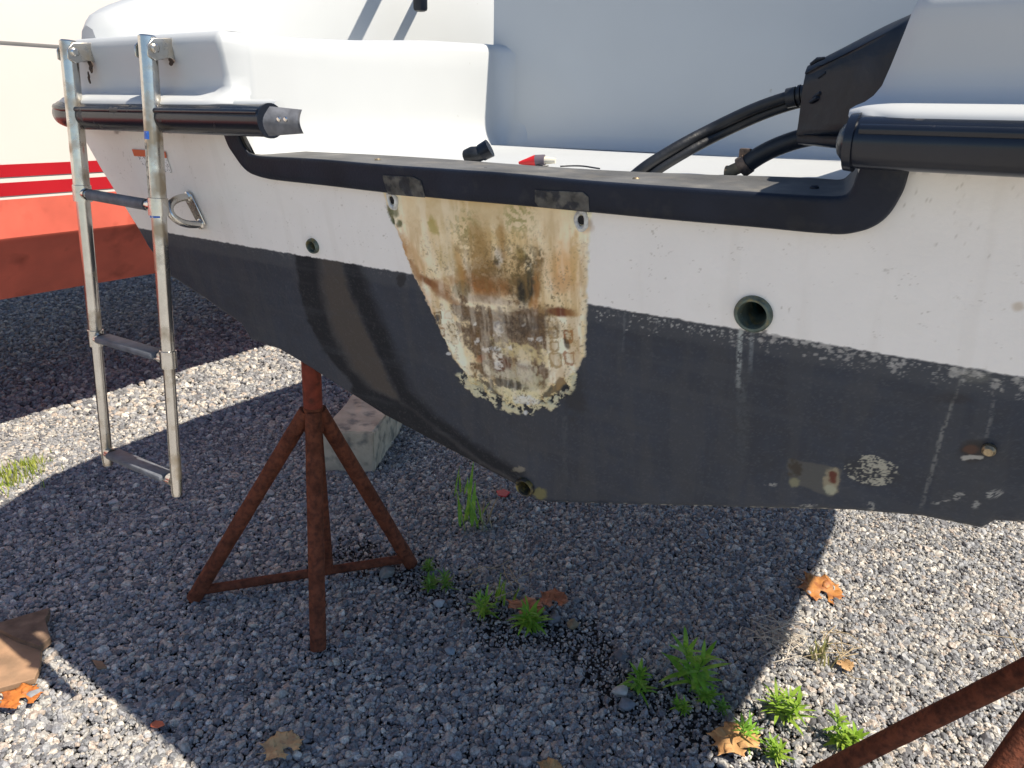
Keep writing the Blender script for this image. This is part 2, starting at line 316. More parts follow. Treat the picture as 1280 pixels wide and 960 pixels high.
# brown strip between two near-black strips in the navy, port side
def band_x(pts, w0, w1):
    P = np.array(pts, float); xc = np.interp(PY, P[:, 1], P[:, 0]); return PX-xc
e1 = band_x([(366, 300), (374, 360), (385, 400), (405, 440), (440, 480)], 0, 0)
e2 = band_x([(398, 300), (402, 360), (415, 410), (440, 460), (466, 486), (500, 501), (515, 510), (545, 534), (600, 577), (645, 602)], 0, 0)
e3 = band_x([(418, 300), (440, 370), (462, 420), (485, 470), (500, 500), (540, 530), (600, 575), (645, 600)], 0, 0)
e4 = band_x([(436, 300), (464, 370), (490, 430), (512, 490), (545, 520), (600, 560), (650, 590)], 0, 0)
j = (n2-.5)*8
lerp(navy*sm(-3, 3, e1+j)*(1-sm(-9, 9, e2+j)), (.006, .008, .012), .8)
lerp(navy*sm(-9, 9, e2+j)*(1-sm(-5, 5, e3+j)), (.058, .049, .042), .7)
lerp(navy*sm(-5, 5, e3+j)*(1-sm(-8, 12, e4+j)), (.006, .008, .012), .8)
# streaks below drains and down the starboard side
def streak(x0, y0, x1, y1, wd, fade=1., c=(.33, .33, .31), st=.6, nz=n4):
    t = np.clip((PY-y0)/(y1-y0), 0, 1); xc = x0+(x1-x0)*t; ins = (PY > y0) & (PY < y1)
    lerp(ins*(1-sm(wd*.3, wd, np.abs(PX-xc+(n2-.5)*4)))*st*(1-fade*t)*sm(.30, .56, nz), c, .75)
streak(927, 410, 922, 485, 4.5, .6, (.42, .45, .43), .9); streak(940, 412, 938, 470, 4, .9, (.30, .33, .34), .6); streak(955, 412, 952, 450, 5, .8, (.02, .02, .03), .8)
streak(927, 480, 928, 600, 9, .9, (.10, .115, .12), .35); streak(1203, 470, 1178, 540, 3.2, .0, (.24, .24, .22), .55); streak(1178, 540, 1150, 640, 4, .5, (.26, .26, .24), .55)
streak(1243, 500, 1233, 548, 3, .3, (.22, .22, .21), .5); streak(781, 390, 779, 440, 2, .6, (.15, .16, .17), .5); streak(705, 520, 707, 610, 5, .8, (.09, .10, .10), .4)
lerp(navy*sm(.60, .66, n6)*.12, (.15, .155, .16)); lerp(navy*sm(.55, .75, fbm(Sg*6, Vg*70, 12))*.25, (.050, .056, .066)); lerp(blob(1215, 470, 22, 10, 5, .5)*.45, (.16, .16, .14))
# square worn plate, speckled patch, chips, rust
pm, sd = polymask([(985, 572), (1052, 588), (1048, 616), (1040, 620), (986, 604)], 3, n2, 8); lerp(pm*.55, (.12, .115, .095), .8)
lerp(blob(994, 586, 9, 15, 0, .5, n3, 1.6)*.8, (.035, .025, .015)); lerp(blob(993, 603, 8, 7, 0, .4, n3, 1)*.7, (.25, .24, .14)); lerp(blob(1040, 600, 11, 18, 0, .3, n3, .9)*.75, (.33, .28, .18))
lerp(blob(1041, 596, 6, 9, -20, .4, n3, 1)*.95, (.10, .018, .008)); lerp(blob(1038, 612, 8, 7, 0, .3, n3, .8)*.8, (.36, .36, .26))
lerp(blob(1090, 590, 36, 20, 8, .4, n2, .8)*.55, (.015, .017, .022)); lerp((ell(1090, 588, 32, 17, 8) < 1.1)*sm(.52, .58, n6*.6+n2*.4+(n1-.5)*.2)*(.9), (.40, .38, .30), .8)
for q in ((1172, 629, 7, 2), (1184, 626, 7, 2.5), (1195, 622, 8, 5), (1203, 618, 6, 3), (1220, 631, 7, 5), (1243, 617, 9, 5), (1237, 621, 4, 4), (1090, 634, 6, 8), (1010, 632, 10, 3), (965, 606, 7, 2)):
    lerp(blob(*q, 0, .3, n3*.5+n6*.5, 3.4)*sm(.42, .52, n6)*.8, (.32, .315, .29), .85)
for i in range(34):
    x = 1185+RNG.random()*100; y = 462+(x-1185)*.17+RNG.normal()*8; r_ = 1.5+RNG.random()*3.5; lerp(blob(x, y, r_*1.3, r_, 0, .3, n6, 3.0)*.6*navy, (.38, .37, .34))
for i in range(90):
    x = 950+RNG.random()*190; y = 415+(x-950)*.19+abs(RNG.normal())*7; r_ = .8+RNG.random()*1.7; lerp(blob(x, y, r_*1.6, r_, 10, .3, n6, 2.)*.6, (.38, .37, .35))
for i in range(70):
    x = 745+RNG.random()*180; y = 385+(x-745)*.17+abs(RNG.normal())*9; r_ = .5+RNG.random()*1.0; lerp(blob(x, y, r_*1.3, r_, 0, .3, n3, 1.)*.7, (.40, .40, .38))
lerp(blob(1215, 563, 26, 13, 0, .5, n2, 1)*.8, (.012, .010, .010)); lerp(blob(1212, 562, 12, 6, 0, .4)*.6, (.10, .04, .02)); lerp(blob(1212, 572, 18, 3, 0, .3, n3, 1.6)*.8, (.40, .39, .35))
lerp(blob(1273, 384, 9, 7, 0, .5, n2, 1)*.5, (.42, .30, .16)); lerp(blob(1195, 500, 22, 8, 0, .6)*.6, (.014, .014, .02))
lerp(blob(675, 618, 9, 8, 0, .4, n3, 1)*.6, (.20, .18, .05)); lerp(blob(650, 587, 8, 4, 0, .4, n3, 1.4)*.5, (.3, .27, .2))
# bottom edge: chipped paint
edge = 1-sm(.002, .006, (Vg-bottom(Sg))); lerp(edge*sm(.60, .66, n3)*.8, (.42, .40, .34))
# grime and mildew under the black cap
undr = (1-sm(0, 26, PY-(200+(PX-1140)*.02)))*(PX > 1120); lerp(undr*sm(.60, .68, n3)*.7, (.10, .09, .06))
# scuffs on white
lerp(blob(147, 165, 6, 2)*.6, (.03, .03, .02)); lerp((PY > 160)*(PY < 166)*(PX > 180)*(PX < 215)*sm(.5, .6, n3)*.6, (.05, .04, .03))
lerp(blob(234, 295, 30, 2, 0, .5)*0, (0, 0, 0))

# the outboard mount footprint
PAD = [(478, 238), (486, 262), (498, 290), (508, 318), (518, 345), (532, 372), (545, 400), (556, 425), (570, 452), (586, 472), (606, 487), (634, 500), (660, 508), (684, 501), (702, 490), (720, 464), (731, 444), (733, 405), (734, 360), (736, 310), (739, 262), (739, 240)]
pm, psd = polymask(PAD, 3, n3, 5+0*PX)
rag = sm(440, 480, PY); pm2, psd2 = polymask(PAD, 3, n2, 18); pm = pm*(1-rag)+pm2*rag; psd = psd*(1-rag)+psd2*rag
lerp(pm, (.72, .65, .50), .55)
lerp(pm*sm(.40, .65, n1)*.55, (.62, .51, .30)); lerp(pm*sm(.50, .75, n2)*.35, (.56, .46, .28)); lerp(pm*(1-sm(0, 14, psd))*.35*(PY < 400), (.72, .69, .62))
lerp(blob(600, 262, 110, 28, 4, .7, n2, .8)*.40*pm, (.42, .34, .18))
lerp(blob(585, 285, 34, 26, 60, .6, n3, 1.4)*.55*pm*sm(.45, .58, n3), (.22, .21, .06)); lerp(blob(650, 272, 30, 26, 70, .6, n3, 1.4)*.65*pm*sm(.45, .58, n3), (.24, .24, .07))
lerp(blob(543, 282, 6, 13, -15, .5, n3)*.7*pm, (.28, .28, .06)); lerp(blob(556, 325, 9, 22, -12, .6, n3)*.45*pm, (.38, .30, .11)); lerp(blob(520, 325, 8, 34, -25, .6, n2)*.45*pm, (.48, .28, .11))
lerp(blob(603, 318, 40, 22, 40, .6, n2, 1.3)*.6*pm*sm(.38, .56, n3), (.32, .24, .12))
lerp(blob(600, 340, 42, 26, 0, .8, n2, 1.2)*.8*pm*sm(.35, .52, n3), (.24, .15, .045)); lerp(blob(608, 357, 44, 15, 8, .7, n2, 1.)*.85*pm, (.38, .17, .04)); lerp(blob(640, 300, 50, 12, 10, .8, n2, 1.4)*.4*pm, (.50, .38, .16))
lerp(blob(626, 322, 7, 12, 0, .4, n3, 1.4)*.85*pm, (.55, .52, .45)); lerp(blob(622, 327, 4, 4, 0, .4, n3)*.7*pm, (.04, .03, .02))
lerp(blob(659, 345, 21, 40, 8, .45, n2, 1.6)*.9*pm*sm(.30, .46, n3), (.055, .050, .022)); lerp(blob(652, 315, 9, 10, 0, .6, n2)*.7*pm, (.20, .19, .05)); lerp(blob(664, 330, 12, 12, 0, .5, n3, 2)*.7*pm*sm(.5, .58, n3), (.50, .48, .40))
lerp(blob(658, 362, 17, 17, 0, .5, n3, 2.0)*.9*pm, (.018, .017, .012))
lerp(blob(580, 362, 16, 12, 30, .5, n3, 1.6)*.65*pm, (.13, .11, .05)); lerp(blob(550, 358, 26, 8, 32, .5, n2, 1.2)*.75*pm, (.30, .15, .06)); lerp(blob(535, 350, 16, 5, 35, .5, n2, 1.)*.8*pm, (.22, .09, .03))
lerp(blob(704, 335, 24, 34, 0, .8, n2, .8)*.65*pm, (.56, .33, .12)); lerp(blob(530, 375, 10, 30, -30, .7, n2, 1)*.5*pm, (.45, .25, .09)); lerp(blob(545, 300, 12, 50, -14, .8, n2, 1)*.4*pm, (.50, .38, .18)); lerp(blob(590, 250, 60, 10, 3, .8, n2, 1)*.35*pm, (.50, .38, .17)); lerp(blob(704, 355, 20, 14, 0, .6, n3, 1.2)*.4*pm, (.44, .26, .12)); lerp(blob(700, 389, 22, 7, 4, .4, n2, 1.)*.95*pm, (.16, .045, .015)); lerp(blob(668, 385, 7, 16, 0, .5, n2)*.7*pm, (.42, .24, .08))
mid, _ = polymask([(568, 378), (620, 382), (684, 392), (690, 430), (684, 478), (650, 486), (605, 462), (580, 430)], 18, n2*.6+n3*.4, 70)
lerp(mid*pm*.92, (.17, .125, .085), .85); lerp(mid*pm*sm(.52, .62, n3)*.6, (.30, .25, .19)); lerp(mid*pm*sm(.52, .60, n4)*.5, (.07, .05, .035)); lerp(mid*pm*sm(.50, .62, n2)*.5, (.22, .15, .09))
lerp(blob(612, 374, 40, 5, 6, .6, n2)*.7*pm, (.40, .34, .28)); lerp(blob(690, 400, 12, 6, 0, .5)*.0, (0, 0, 0))
lerp(blob(655, 440, 36, 12, 16, .5, n3, 1.8)*.75*pm, (.62, .55, .34)); lerp(blob(640, 466, 40, 16, 14, .5, n3, 2.2)*.75*pm, (.52, .50, .40)); lerp(blob(665, 480, 26, 14, 0, .5, n3, 1.8)*.6*pm, (.40, .38, .26))
lerp(blob(628, 455, 13, 10, 0, .5, n3, 1.4)*.9*pm, (.12, .045, .02)); lerp(blob(602, 448, 6, 6, 0, .4, n3)*.6*pm, (.3, .12, .05))
for q in ((625, 410, 7, 9), (613, 437, 8, 4), (622, 443, 6, 8), (624, 456, 6, 4), (665, 422, 5, 4), (597, 428, 4, 4), (674, 425, 4, 4), (594, 405, 2.5, 2.5), (655, 406, 3, 2), (640, 434, 3, 3)):
    lerp(blob(*q, 0, .4, n3, 2.6)*.85*pm, (.62, .61, .57))
# pale side strips with the printed squares of the bracket
for st in ([(545, 385), (566, 388), (586, 452), (582, 462), (566, 440), (550, 412)], [(683, 396), (730, 394), (727, 462), (716, 484), (688, 478)]):
    q, _ = polymask(st, 4, n2, 5); lerp(q*pm*.85, (.72, .70, .60), .5); lerp(q*pm*sm(.52, .62, n2)*.35, (.50, .40, .22))
def sq(x, y, w, h, c=(.30, .24, .13), st=.75):
    r = (np.abs((PX-x-(PY-y)*.1)/w)**4+np.abs((PY-y)/h)**4)**.25+(n3-.5)*.9+(n2-.5)*.5; lerp(pm*st*(sm(.62, .78, r)*(1-sm(.98, 1.12, r))), c); lerp(pm*st*.35*(1-sm(.7, .8, r)), (.42, .40, .33))
for q in ((692, 415, 6.5, 7.5), (694, 432, 6, 6.5), (696, 449, 7, 8.5)): sq(*q)
sq(712, 420, 6, 9, (.28, .12, .04), .9); sq(713, 447, 6, 8, (.30, .16, .08), .8); sq(549, 397, 4, 7, (.10, .08, .05), .8); sq(554, 415, 4, 6, (.28, .15, .06), .8); sq(562, 393, 5, 5, (.45, .36, .2), .5); sq(566, 410, 4, 6, (.45, .36, .2), .5); sq(570, 423, 4, 6, (.45, .36, .2), .5)
lerp(blob(710, 428, 4, 8, -20, .3)*.8, (.03, .03, .03)); lerp(blob(549, 397, 3, 4, 0, .3)*.9, (.05, .06, .08))
# ragged sealant at the foot of the pad
foot = np.exp(-(psd/10)**2)*sm(455, 480, PY+(PX-600)*.0)
lerp(sm(.25, .5, foot)*sm(.47, .51, n2*.5+n3*.3+n6*.2), (.62, .57, .38), .9); lerp(sm(.25, .5, foot)*sm(.50, .53, 1-n2*.5-n3*.3-n6*.2)*.75, (.025, .025, .025), .8)
lerp(blob(650, 490, 28, 9, 8, .4, n2, 1.2)*.9, (.62, .58, .40)); lerp(blob(660, 499, 17, 7, 8, .3, n3, .6)*.9, (.58, .60, .58)); lerp(blob(632, 478, 28, 5, 14, .4, n3, 1.4)*.8, (.06, .05, .04)); lerp(blob(600, 482, 12, 5, 30, .4, n3, 1.4)*.8, (.55, .52, .36)); lerp(blob(657, 516, 2.5, 3, 0, .3)*.9, (.6, .6, .58)); lerp(blob(561, 442, 3.5, 2, 0, .3)*.9, (.6, .6, .58))
lerp(blob(502, 350, 6, 9, 10, .4, n3)*.8*(PX < 512), (.010, .012, .016))
lerp(blob(720, 500, 16, 22, 0, .6)*.7*(1-pm)*navy, (.012, .015, .02))
# algae spots beside the left bolt hole
for q in ((489, 268, 4, 14, -22), (495, 264, 6, 7, 0), (501, 279, 4, 5, 0), (493, 277, 3, 5, 0)): lerp(blob(*q, .4, n3, 1.)*.8, (.06, .085, .02))
lerp(blob(735, 283, 8, 10, 0, .6, n3, 1.)*.5, (.40, .26, .15))
# pin-prick dirt and heavier mould over the whole footprint
lerp(pm*sm(.56, .64, n6)*sm(.42, .66, n2)*.55*sm(250, 350, PY), (.12, .085, .04)); lerp(pm*sm(.62, .68, n6)*sm(.5, .6, n1)*.4, (.16, .13, .06))
vst = fbm(Sg*70, Vg*12, 21); lerp(pm*sm(.50, .70, vst)*.45*sm(250, 300, PY), (.40, .27, .11)); lerp(pm*sm(.52, .70, 1-vst)*.35, (.74, .70, .60))
for q in ((505, 305, 7, 22, -22, (.42, .24, .10)), (520, 338, 5, 26, -24, (.30, .16, .06)), (600, 300, 10, 30, -18, (.30, .20, .07)), (628, 300, 6, 26, -10, (.34, .22, .08)), (575, 330, 5, 26, -16, (.44, .28, .10)), (672, 360, 5, 36, 2, (.40, .22, .08)), (720, 320, 5, 40, 2, (.50, .36, .16)), (560, 372, 22, 5, 30, (.26, .13, .05))):
    lerp(blob(*q[:5], .7, n3, 1.4)*pm*.6, q[5])
lerp(blob(640, 330, 60, 45, 20, .8, n3, 1.5)*pm*sm(.52, .60, n3*.5+n4*.5)*.6, (.12, .10, .04)); lerp(blob(612, 350, 30, 26, 0, .6, n3, 1.6)*.5*pm, (.17, .10, .035))
lerp(blob(660, 405, 40, 18, 4, .6, n3, 1.8)*.5*pm, (.09, .07, .055)); lerp(blob(690, 300, 8, 60, 3, .7, n2)*.3*pm, (.45, .36, .2)); lerp(blob(566, 320, 6, 45, -15, .7, n2)*.35*pm, (.42, .34, .18))
fac = pm[..., None]; pc = np.clip(RGB[..., :3], 0, 1); pc = (pc/.62)**1.3*.74*np.array([1.05, 1.0, .95]); RGB[..., :3] = RGB[..., :3]*(1-fac)+np.clip(pc, 0, .85)*fac
# relief
disp = pm*.0028*sm(-1, 2.5, psd) + mid*pm*((n3-.5)*.004-.0008) + foot*np.clip((n2-.42)*.022+(n3-.5)*.006, -.001, .006)
disp += blob(650, 490, 28, 9, 8, .4, n2, 1.2)*.003 + .002*blob(625, 410, 7, 9, 0, .4)+.003*blob(618, 441, 9, 8, 0, .4)
disp += (1-sm(0, 5, np.abs(psd-4)))*.0016*(PY < 470)*pm
disp += -.0015*((1-sm(0, 3, np.abs(polymask([(538, 300), (545, 360), (535, 364), (512, 330)], 2)[1]))))*0
disp += navy*(n1-.5)*.0010+navy*(n2-.5)*.00035
# raised lip above the curved strip on the port side, centre of the transom stands a little proud
prd = sm(-4, 22, e3); disp += .012*prd*sm(0, 1, (PX > 300)*(PX < 800)*(1-sm(640, 800, PX)))*0
# roll the rim into the hull sides
dx_ = HALF-np.abs(Sg)
gap = np.gradient(bottom(s_), s_); nrmf = 1/np.sqrt(1+gap**2)
dist = np.minimum((Vg-bt[None, :])*nrmf[None, :], 9); RR = .011
dd = np.clip(RR-dist, 0, RR); roll = RR-np.sqrt(np.maximum(RR*RR-dd*dd, 0))
X, Y, Z = tpos(Sg, Vg, -disp+roll)
co = np.stack([X, Y, Z], -1)
idx = np.arange(nV*nS).reshape(nV, nS)
q = np.stack([idx[:-1, :-1], idx[:-1, 1:], idx[1:, 1:], idx[1:, :-1]], -1)
qc = (PX[:-1, :-1]+PX[1:, 1:])/2, (PY[:-1, :-1]+PY[1:, 1:])/2
HOLES = [(392, 307, 7.2), (942, 392, 15.5), (657, 608, 9)]
keep = np.ones(q.shape[:2], bool)
HS = []
for hx, hy, hr in HOLES:
    a = np.array(sv(hx, hy)); rr_ = {7.2: .0095, 15.5: .0165, 9: .0125}[hr]; HS.append((a, rr_))
    cs = (Sg[:-1, :-1]+Sg[1:, 1:])/2; cv = (Vg[:-1, :-1]+Vg[1:, 1:])/2; keep &= np.hypot(cs-a[0], cv-a[1]) > rr_
q = q[keep].reshape(-1, 4)
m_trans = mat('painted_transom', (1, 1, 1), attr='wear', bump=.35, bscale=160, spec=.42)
me = bpy.data.meshes.new('transom'); me.vertices.add(nV*nS); me.vertices.foreach_set('co', co.ravel())
me.loops.add(q.size); me.loops.foreach_set('vertex_index', q.ravel().astype(np.int32))
me.polygons.add(len(q)); me.polygons.foreach_set('loop_start', np.arange(0, q.size, 4, dtype=np.int32)); me.polygons.foreach_set('loop_total', np.full(len(q), 4, np.int32))
me.polygons.foreach_set('use_smooth', np.ones(len(q), bool)); me.update(calc_edges=True)
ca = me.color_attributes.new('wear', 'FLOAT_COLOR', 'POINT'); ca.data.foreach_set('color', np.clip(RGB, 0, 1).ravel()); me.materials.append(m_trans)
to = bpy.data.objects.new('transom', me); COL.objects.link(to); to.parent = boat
to['label'] = 'flat stern face, white above and navy below, with mildewed motor footprint'

# hull: sides and bottom lofted to the bow
def section(f, OUT=OUT):
    t = np.clip((f-0)/6., 0, 1); wid = (1+.15*sm(.05, .9, f))*(1-sm(.45, 1.02, t)**1.3*.985); rise = .55*sm(.4, 1, t); up = .27*sm(.0, .7, f)+.15*t
    pts = []
    for (s1, v1) in OUT:
        u1 = v1*math.cos(R(10)); pts.append((s1*wid, u1+rise*(1-min(1, v1/.6))*.7+(u1/.6)*up*.85))
    pts.append((pts[-1][0]*.99, pts[-1][1]+.03)); return pts
fs = [None]+[.06, .2, .4, .7, 1.1, 1.7, 2.4, 3.2, 4., 4.8, 5.5, 6]
hull_n, hull_w = MB(), MB()
allrows = []
for OUT_ in (OUT, [(-a, b) for a, b in OUTR]):
  rows = []
  for f in fs:
    if f is None:
        pts = [(a_, b_*math.cos(R(10)), -b_*math.sin(R(10))+RR*.98) for a_, b_ in OUT_]; pts.append((-1.086, .625, -.095))
    else: pts = [(a_, b_, f-.17*b_*(1-min(f, 1))) for a_, b_ in section(f, OUT_)]
    P = np.array([(a_, c_, b_) for a_, b_, c_ in pts]); rows.append(P)
  allrows.append(np.array(rows))
for sg in (1, -1):
    A = allrows[0 if sg == 1 else 1]*np.array([sg, 1, 1]); A = A if sg == 1 else A[:, ::-1]
    if sg == 1: hull_n.grid(A[:, :11]); hull_w.grid(A[:, 10:])
    else: k = A.shape[1]; hull_n.grid(A[:, k-11:]); hull_w.grid(A[:, :k-10])
m_navy = mat('navy_bottom_paint', (.030, .037, .052), .55, vary=.3, vscale=20, bump=.3, bscale=100, spec=.4)
hull_n.build('hull_bottom', m_navy, boat, angle=50); hull_w.build('hull_side', m_gel, boat, angle=50)

# foredeck and gunwales that close the boat behind the frame (cast the shadow on the yard)
dk = MB()
dk.add([(-1.10, .05, .60), (-.60, .70, .60), (-.5, 6, .62), (-1.10, 2.5, .62), (1.10, .05, .60), (.60, .70, .60), (.5, 6, .62), (1.10, 2.5, .62), (-.3, 5.9, .7), (.3, 5.9, .7)], [(0, 1, 2, 3), (5, 4, 7, 6), (1, 5, 6, 2)])
dk.build('cockpit_floor', m_liner, boat, smooth=False)

# ---- well liner: two shoulders, well walls, sill
def arc(c, r, a0, a1, n=7): return [(c[0]+r*math.cos(R(a0+(a1-a0)*i/n)), c[1]+r*math.sin(R(a0+(a1-a0)*i/n))) for i in range(n+1)]
WP, WS, WB = -.535, .468, .655          # port wall, starboard wall, back wall
FA = -.088
def shoulder(sg):
    # plan path (s,f) with outward normal; sg -1 port, +1 starboard
    e = abs(WP) if sg < 0 else WS
    path = [(1.0, 1.4)] + [(1.035, .8), (1.045, .3)] + arc((.985, -.03), .062, 0, -90, 8) + [(.9, -.092), (.75, -.092), (.65, -.092)] + arc((e+.022, -.07), .022, -90, -180, 8) + [(e, .05), (e, .2), (e, .4)] + arc((e-.04, WB-.04), .04, 0, 90, 6)[0:7] + [(e-.07, WB+.001), (e-.10, WB+.02), (e-.11, WB+.06)]
    path = np.array(path)*[sg, 1]
    d = np.gradient(path, axis=0); d /= np.linalg.norm(d, axis=1)[:, None]+1e-9
    nrm_ = np.stack([d[:, 1], -d[:, 0]], 1)*(-1 if sg > 0 else 1)     # pointing away from the solid
    # check orientation on the aft stretch: must point to -f
    k = 13
    if nrm_[k, 1] > 0: nrm_ = -nrm_
    iswell = np.zeros(len(path)); iswell[20:] = 1
    prof = []                     # (u, offset outwards)
    for u_, o_ in ((.520, .050), (.526, .050), (.533, .050), (.541, .050), (.550, .050), (.562, .050), (.576, .050), (.594, .050), (.612, .050), (.624, .048), (.630, .040), (.6335, .030), (.637, .018), (.643, .008), (.652, .002), (.67, 0), (.70, 0), (.716, 0), (.726, -.003), (.733, -.009), (.736, -.018), (.737, -.04)): prof.append((u_, o_))
    A = []
    for (u_, o_) in prof:
        row = []
        for i, (p, nn) in enumerate(zip(path, nrm_)):
            o2 = o_; uu = max(u_, .606)
            if iswell[i]:     # fillet into the sill
                t_ = (u_-.520)/(.737-.52)
                if o_ > 0: o2 = 0; uu = u_
                if u_ <= .66:
                    kk = (u_-.520)/.14; uu = .540+.12*kk; o2 = .024*max(0, 1-kk*1.5)**3
                if u_ > .71: uu += .03*sm(.0, .6, p[1])
            fr = -.17*(uu-.5) if not iswell[i] else 0
            ds = -.021*float((1-sm(.63, .745, uu))*sm(.612, .642, uu)*sm(12, 19, i)) if sg > 0 else 0
            row.append((p[0]+nn[0]*o2+ds, p[1]+nn[1]*o2+fr*(1-sm(0, .3, p[1])), uu))
        A.append(row)
    return np.array(A)
Lp = shoulder(-1); Ls = shoulder(1)
ln = MB(); ln.grid(Lp); ln.grid(Ls)
# shoulder tops (ledges): strips back to the gunwale line
for A, sg, e in ((Lp, -1, -WP), (Ls, 1, WS)):
    topr = A[-1]; c = np.array([sg*(e+.25), .9, .736]); ln.box((sg*(e+.32), .74, .728), (.50, 1.22, .010))
    ln.add(np.vstack([topr, c[None]]), [(i, i+1, len(topr)) for i in range(len(topr)-1)])
ln.build('well_shoulder', m_liner, boat, angle=50)
# back wall of the well with coved foot
bw = MB(); rows_ = []
ss = np.linspace(-.496, .430, 28)
for u_, o_ in ((.5412, .05), (.5418, .032), (.546, .016), (.555, .006), (.57, .001), (.62, 0), (.746, 0)):
    rows_.append([(s1, WB-o_ if u_ < 1.1 else WB+o_, u_+.006*math.exp(-((s1-.0)/.3)**2)*(u_ < .56)*0) for s1 in ss])
bw.grid(rows_); ss = np.linspace(-.56, .52, 28)
bw.grid([[(s1, WB+o_, u_) for s1 in ss] for u_, o_ in ((.746, .0), (.9, .002), (1.02, .003), (1.16, .003), (1.18, -.01))]); bw.add([(-.56, WB+.001, .55), (-.575, 1.25, .55), (-.575, 1.25, 1.17), (-.56, WB+.001, 1.17), (.52, WB+.001, .55), (.52, 1.25, .55), (.52, 1.25, 1.17), (.52, WB+.001, 1.17)], [(0, 1, 2, 3), (4, 5, 6, 7), (3, 2, 6, 7), (1, 5, 6, 2)])
bw.build('well_bulkhead', m_liner, boat, angle=50)
fl = MB(); fl.grid([[(s1, f1, .5405+.002*math.sin(s1*9)*.3) for s1 in np.linspace(-.56, .50, 20)] for f1 in np.linspace(-.06, WB+.02, 16)])
fl.build('well_floor', m_liner, boat)
# gunwale coaming, both sides: inner wall that rises forward
for sg in (-1, 1):
    cm = MB(); rws = []
    FF = [-.075, -.06, -.03, 0., .04, .09, .16, .26, .4, .7, 1.2, 2., 3., 4.2]
    HH = [.765, .785, .800, .812, .826, .845, .872, .905, .94, .96, .97, .98, .99, 1.0]
    for f1, h1 in zip(FF, HH):
        o_ = np.interp(f1, [-.08, 0, .5, 1.2, 2, 4.2], [1.052, 1.09, 1.225, 1.25, 1.22, .7]); i_ = np.interp(f1, [-.08, -.03, .3, 4.2], [1.0, .965, .985, .60])
        rws.append([(sg*(o_+.0), f1, .60), (sg*(o_+.0), f1, h1-.03), (sg*(o_-.008), f1, h1-.01), (sg*(o_-.025), f1, h1), (sg*(i_+.03), f1, h1), (sg*(i_+.01), f1, h1-.008), (sg*i_, f1, h1-.03), (sg*(i_+.045*sm(.1, .6, f1)), f1, .70)])
    cm.grid(rws); k = len(rws[0]); cm.add(rws[0], [tuple(range(k))]); cm.build('gunwale_coaming', m_liner, boat, angle=50)
# canopy struts above the cockpit with their clamp feet
a_ = B(523, 3, 0, -.80)
st = MB(); dirs = nrm(np.array([.0, .62, .78]))
st.tube([a_+dirs*.03, a_+dirs*.55], .0125); st.build('canopy_strut', m_steel, boat)
st = MB(); b_ = a_+np.array([.05, -.13, .10]); st.tube([b_, b_+dirs*.5], .016); st.build('canopy_strut', m_steel, boat)
cl = MB(); cl.box(a_+dirs*.012, (.030, .030, .060), [nrm(np.cross(dirs, [1, 0, 0])), [1, 0, 0], dirs] if False else None, .008); cl.build('strut_clamp', m_boot, boat)

# ---- black transom cap
CAPA = [(278, 168), (284, 183), (291, 194), (300, 207), (309, 216), (318, 220), (328, 223), (345, 226), (400, 232), (480, 241.5), (560, 250), (640, 257), (735, 266), (850, 277), (943, 285), (1004, 291), (1030, 293), (1048, 294), (1064, 292.5), (1085, 287), (1100, 278), (1112, 265), (1121, 250), (1127, 238), (1133, 218), (1138, 200)]
CAPB = [(298, 168), (303, 180), (308, 187), (311, 191), (314, 193), (318, 194), (325, 195), (345, 196), (400, 199), (480, 206), (560, 211.5), (640, 217), (735, 226), (850, 234.5), (943, 241), (1004, 245), (1025, 246), (1040, 246.5), (1050, 246), (1057, 244), (1061, 241), (1064, 237), (1067, 231), (1069, 224), (1073, 212), (1077, 199)]
CAPC = [(330, 166), (331, 173), (333, 179), (335, 183), (338, 185), (342, 186), (348, 187), (360, 188), (400, 190), (480, 194), (560, 199), (640, 205), (735, 211.5), (850, 217), (943, 220), (1004, 222), (1025, 223), (1038, 224), (1046, 224.5), (1052, 224), (1056, 222.5), (1059, 220), (1062, 217), (1065, 212), (1069, 206), (1073, 200)]
def dens(P, k=5):
    P = np.array(P, float); t = np.arange(len(P)); tt = np.linspace(0, len(P)-1, (len(P)-1)*k+1)
    # Catmull-Rom
    out = []
    for x in tt:
        i = min(int(x), len(P)-2); f = x-i; p0 = P[max(i-1, 0)]; p1 = P[i]; p2 = P[i+1]; p3 = P[min(i+2, len(P)-1)]
        out.append(.5*((2*p1)+(-p0+p2)*f+(2*p0-5*p1+4*p2-p3)*f*f+(-p0+3*p1-3*p2+p3)*f**3))
    return np.array(out)
A3 = np.array([T(*p, -.017) for p in dens(CAPA)]); B3 = np.array([T(*p, -.016) for p in dens(CAPB)])
n_ = len(A3); C3 = []
for i, p in enumerate(dens(CAPC)):
    e = B(*p, 1, .012); C3.append(e)
C3 = np.array(C3)
Bi = B3.copy()
cap = MB(); rows_ = []
def mixp(a, b, t): return a*(1-t)+b*t
inn = np.array([0, 1, 0])
AB = (B3-A3); ABn = AB/np.linalg.norm(AB, axis=1)[:, None]; BC = (C3-B3); BCl = np.linalg.norm(BC, axis=1)[:, None]; BCn = BC/BCl
r_ = .007
rows_.append(A3+inn*.03); rows_.append(A3+inn*.004+ABn*.0004); rows_.append(A3+ABn*.003)
for t in (.33, .66): rows_.append(mixp(A3+ABn*.003, B3-ABn*r_, t))
rows_.append(B3-ABn*r_); rows_.append(B3-ABn*r_*.35+BCn*r_*.10); rows_.append(B3-ABn*r_*.08+BCn*r_*.38); rows_.append(B3+BCn*r_)
for t in (.33, .66): rows_.append(mixp(B3+BCn*r_, C3, t))
rows_.append(C3-BCn*.003); rows_.append(C3); 
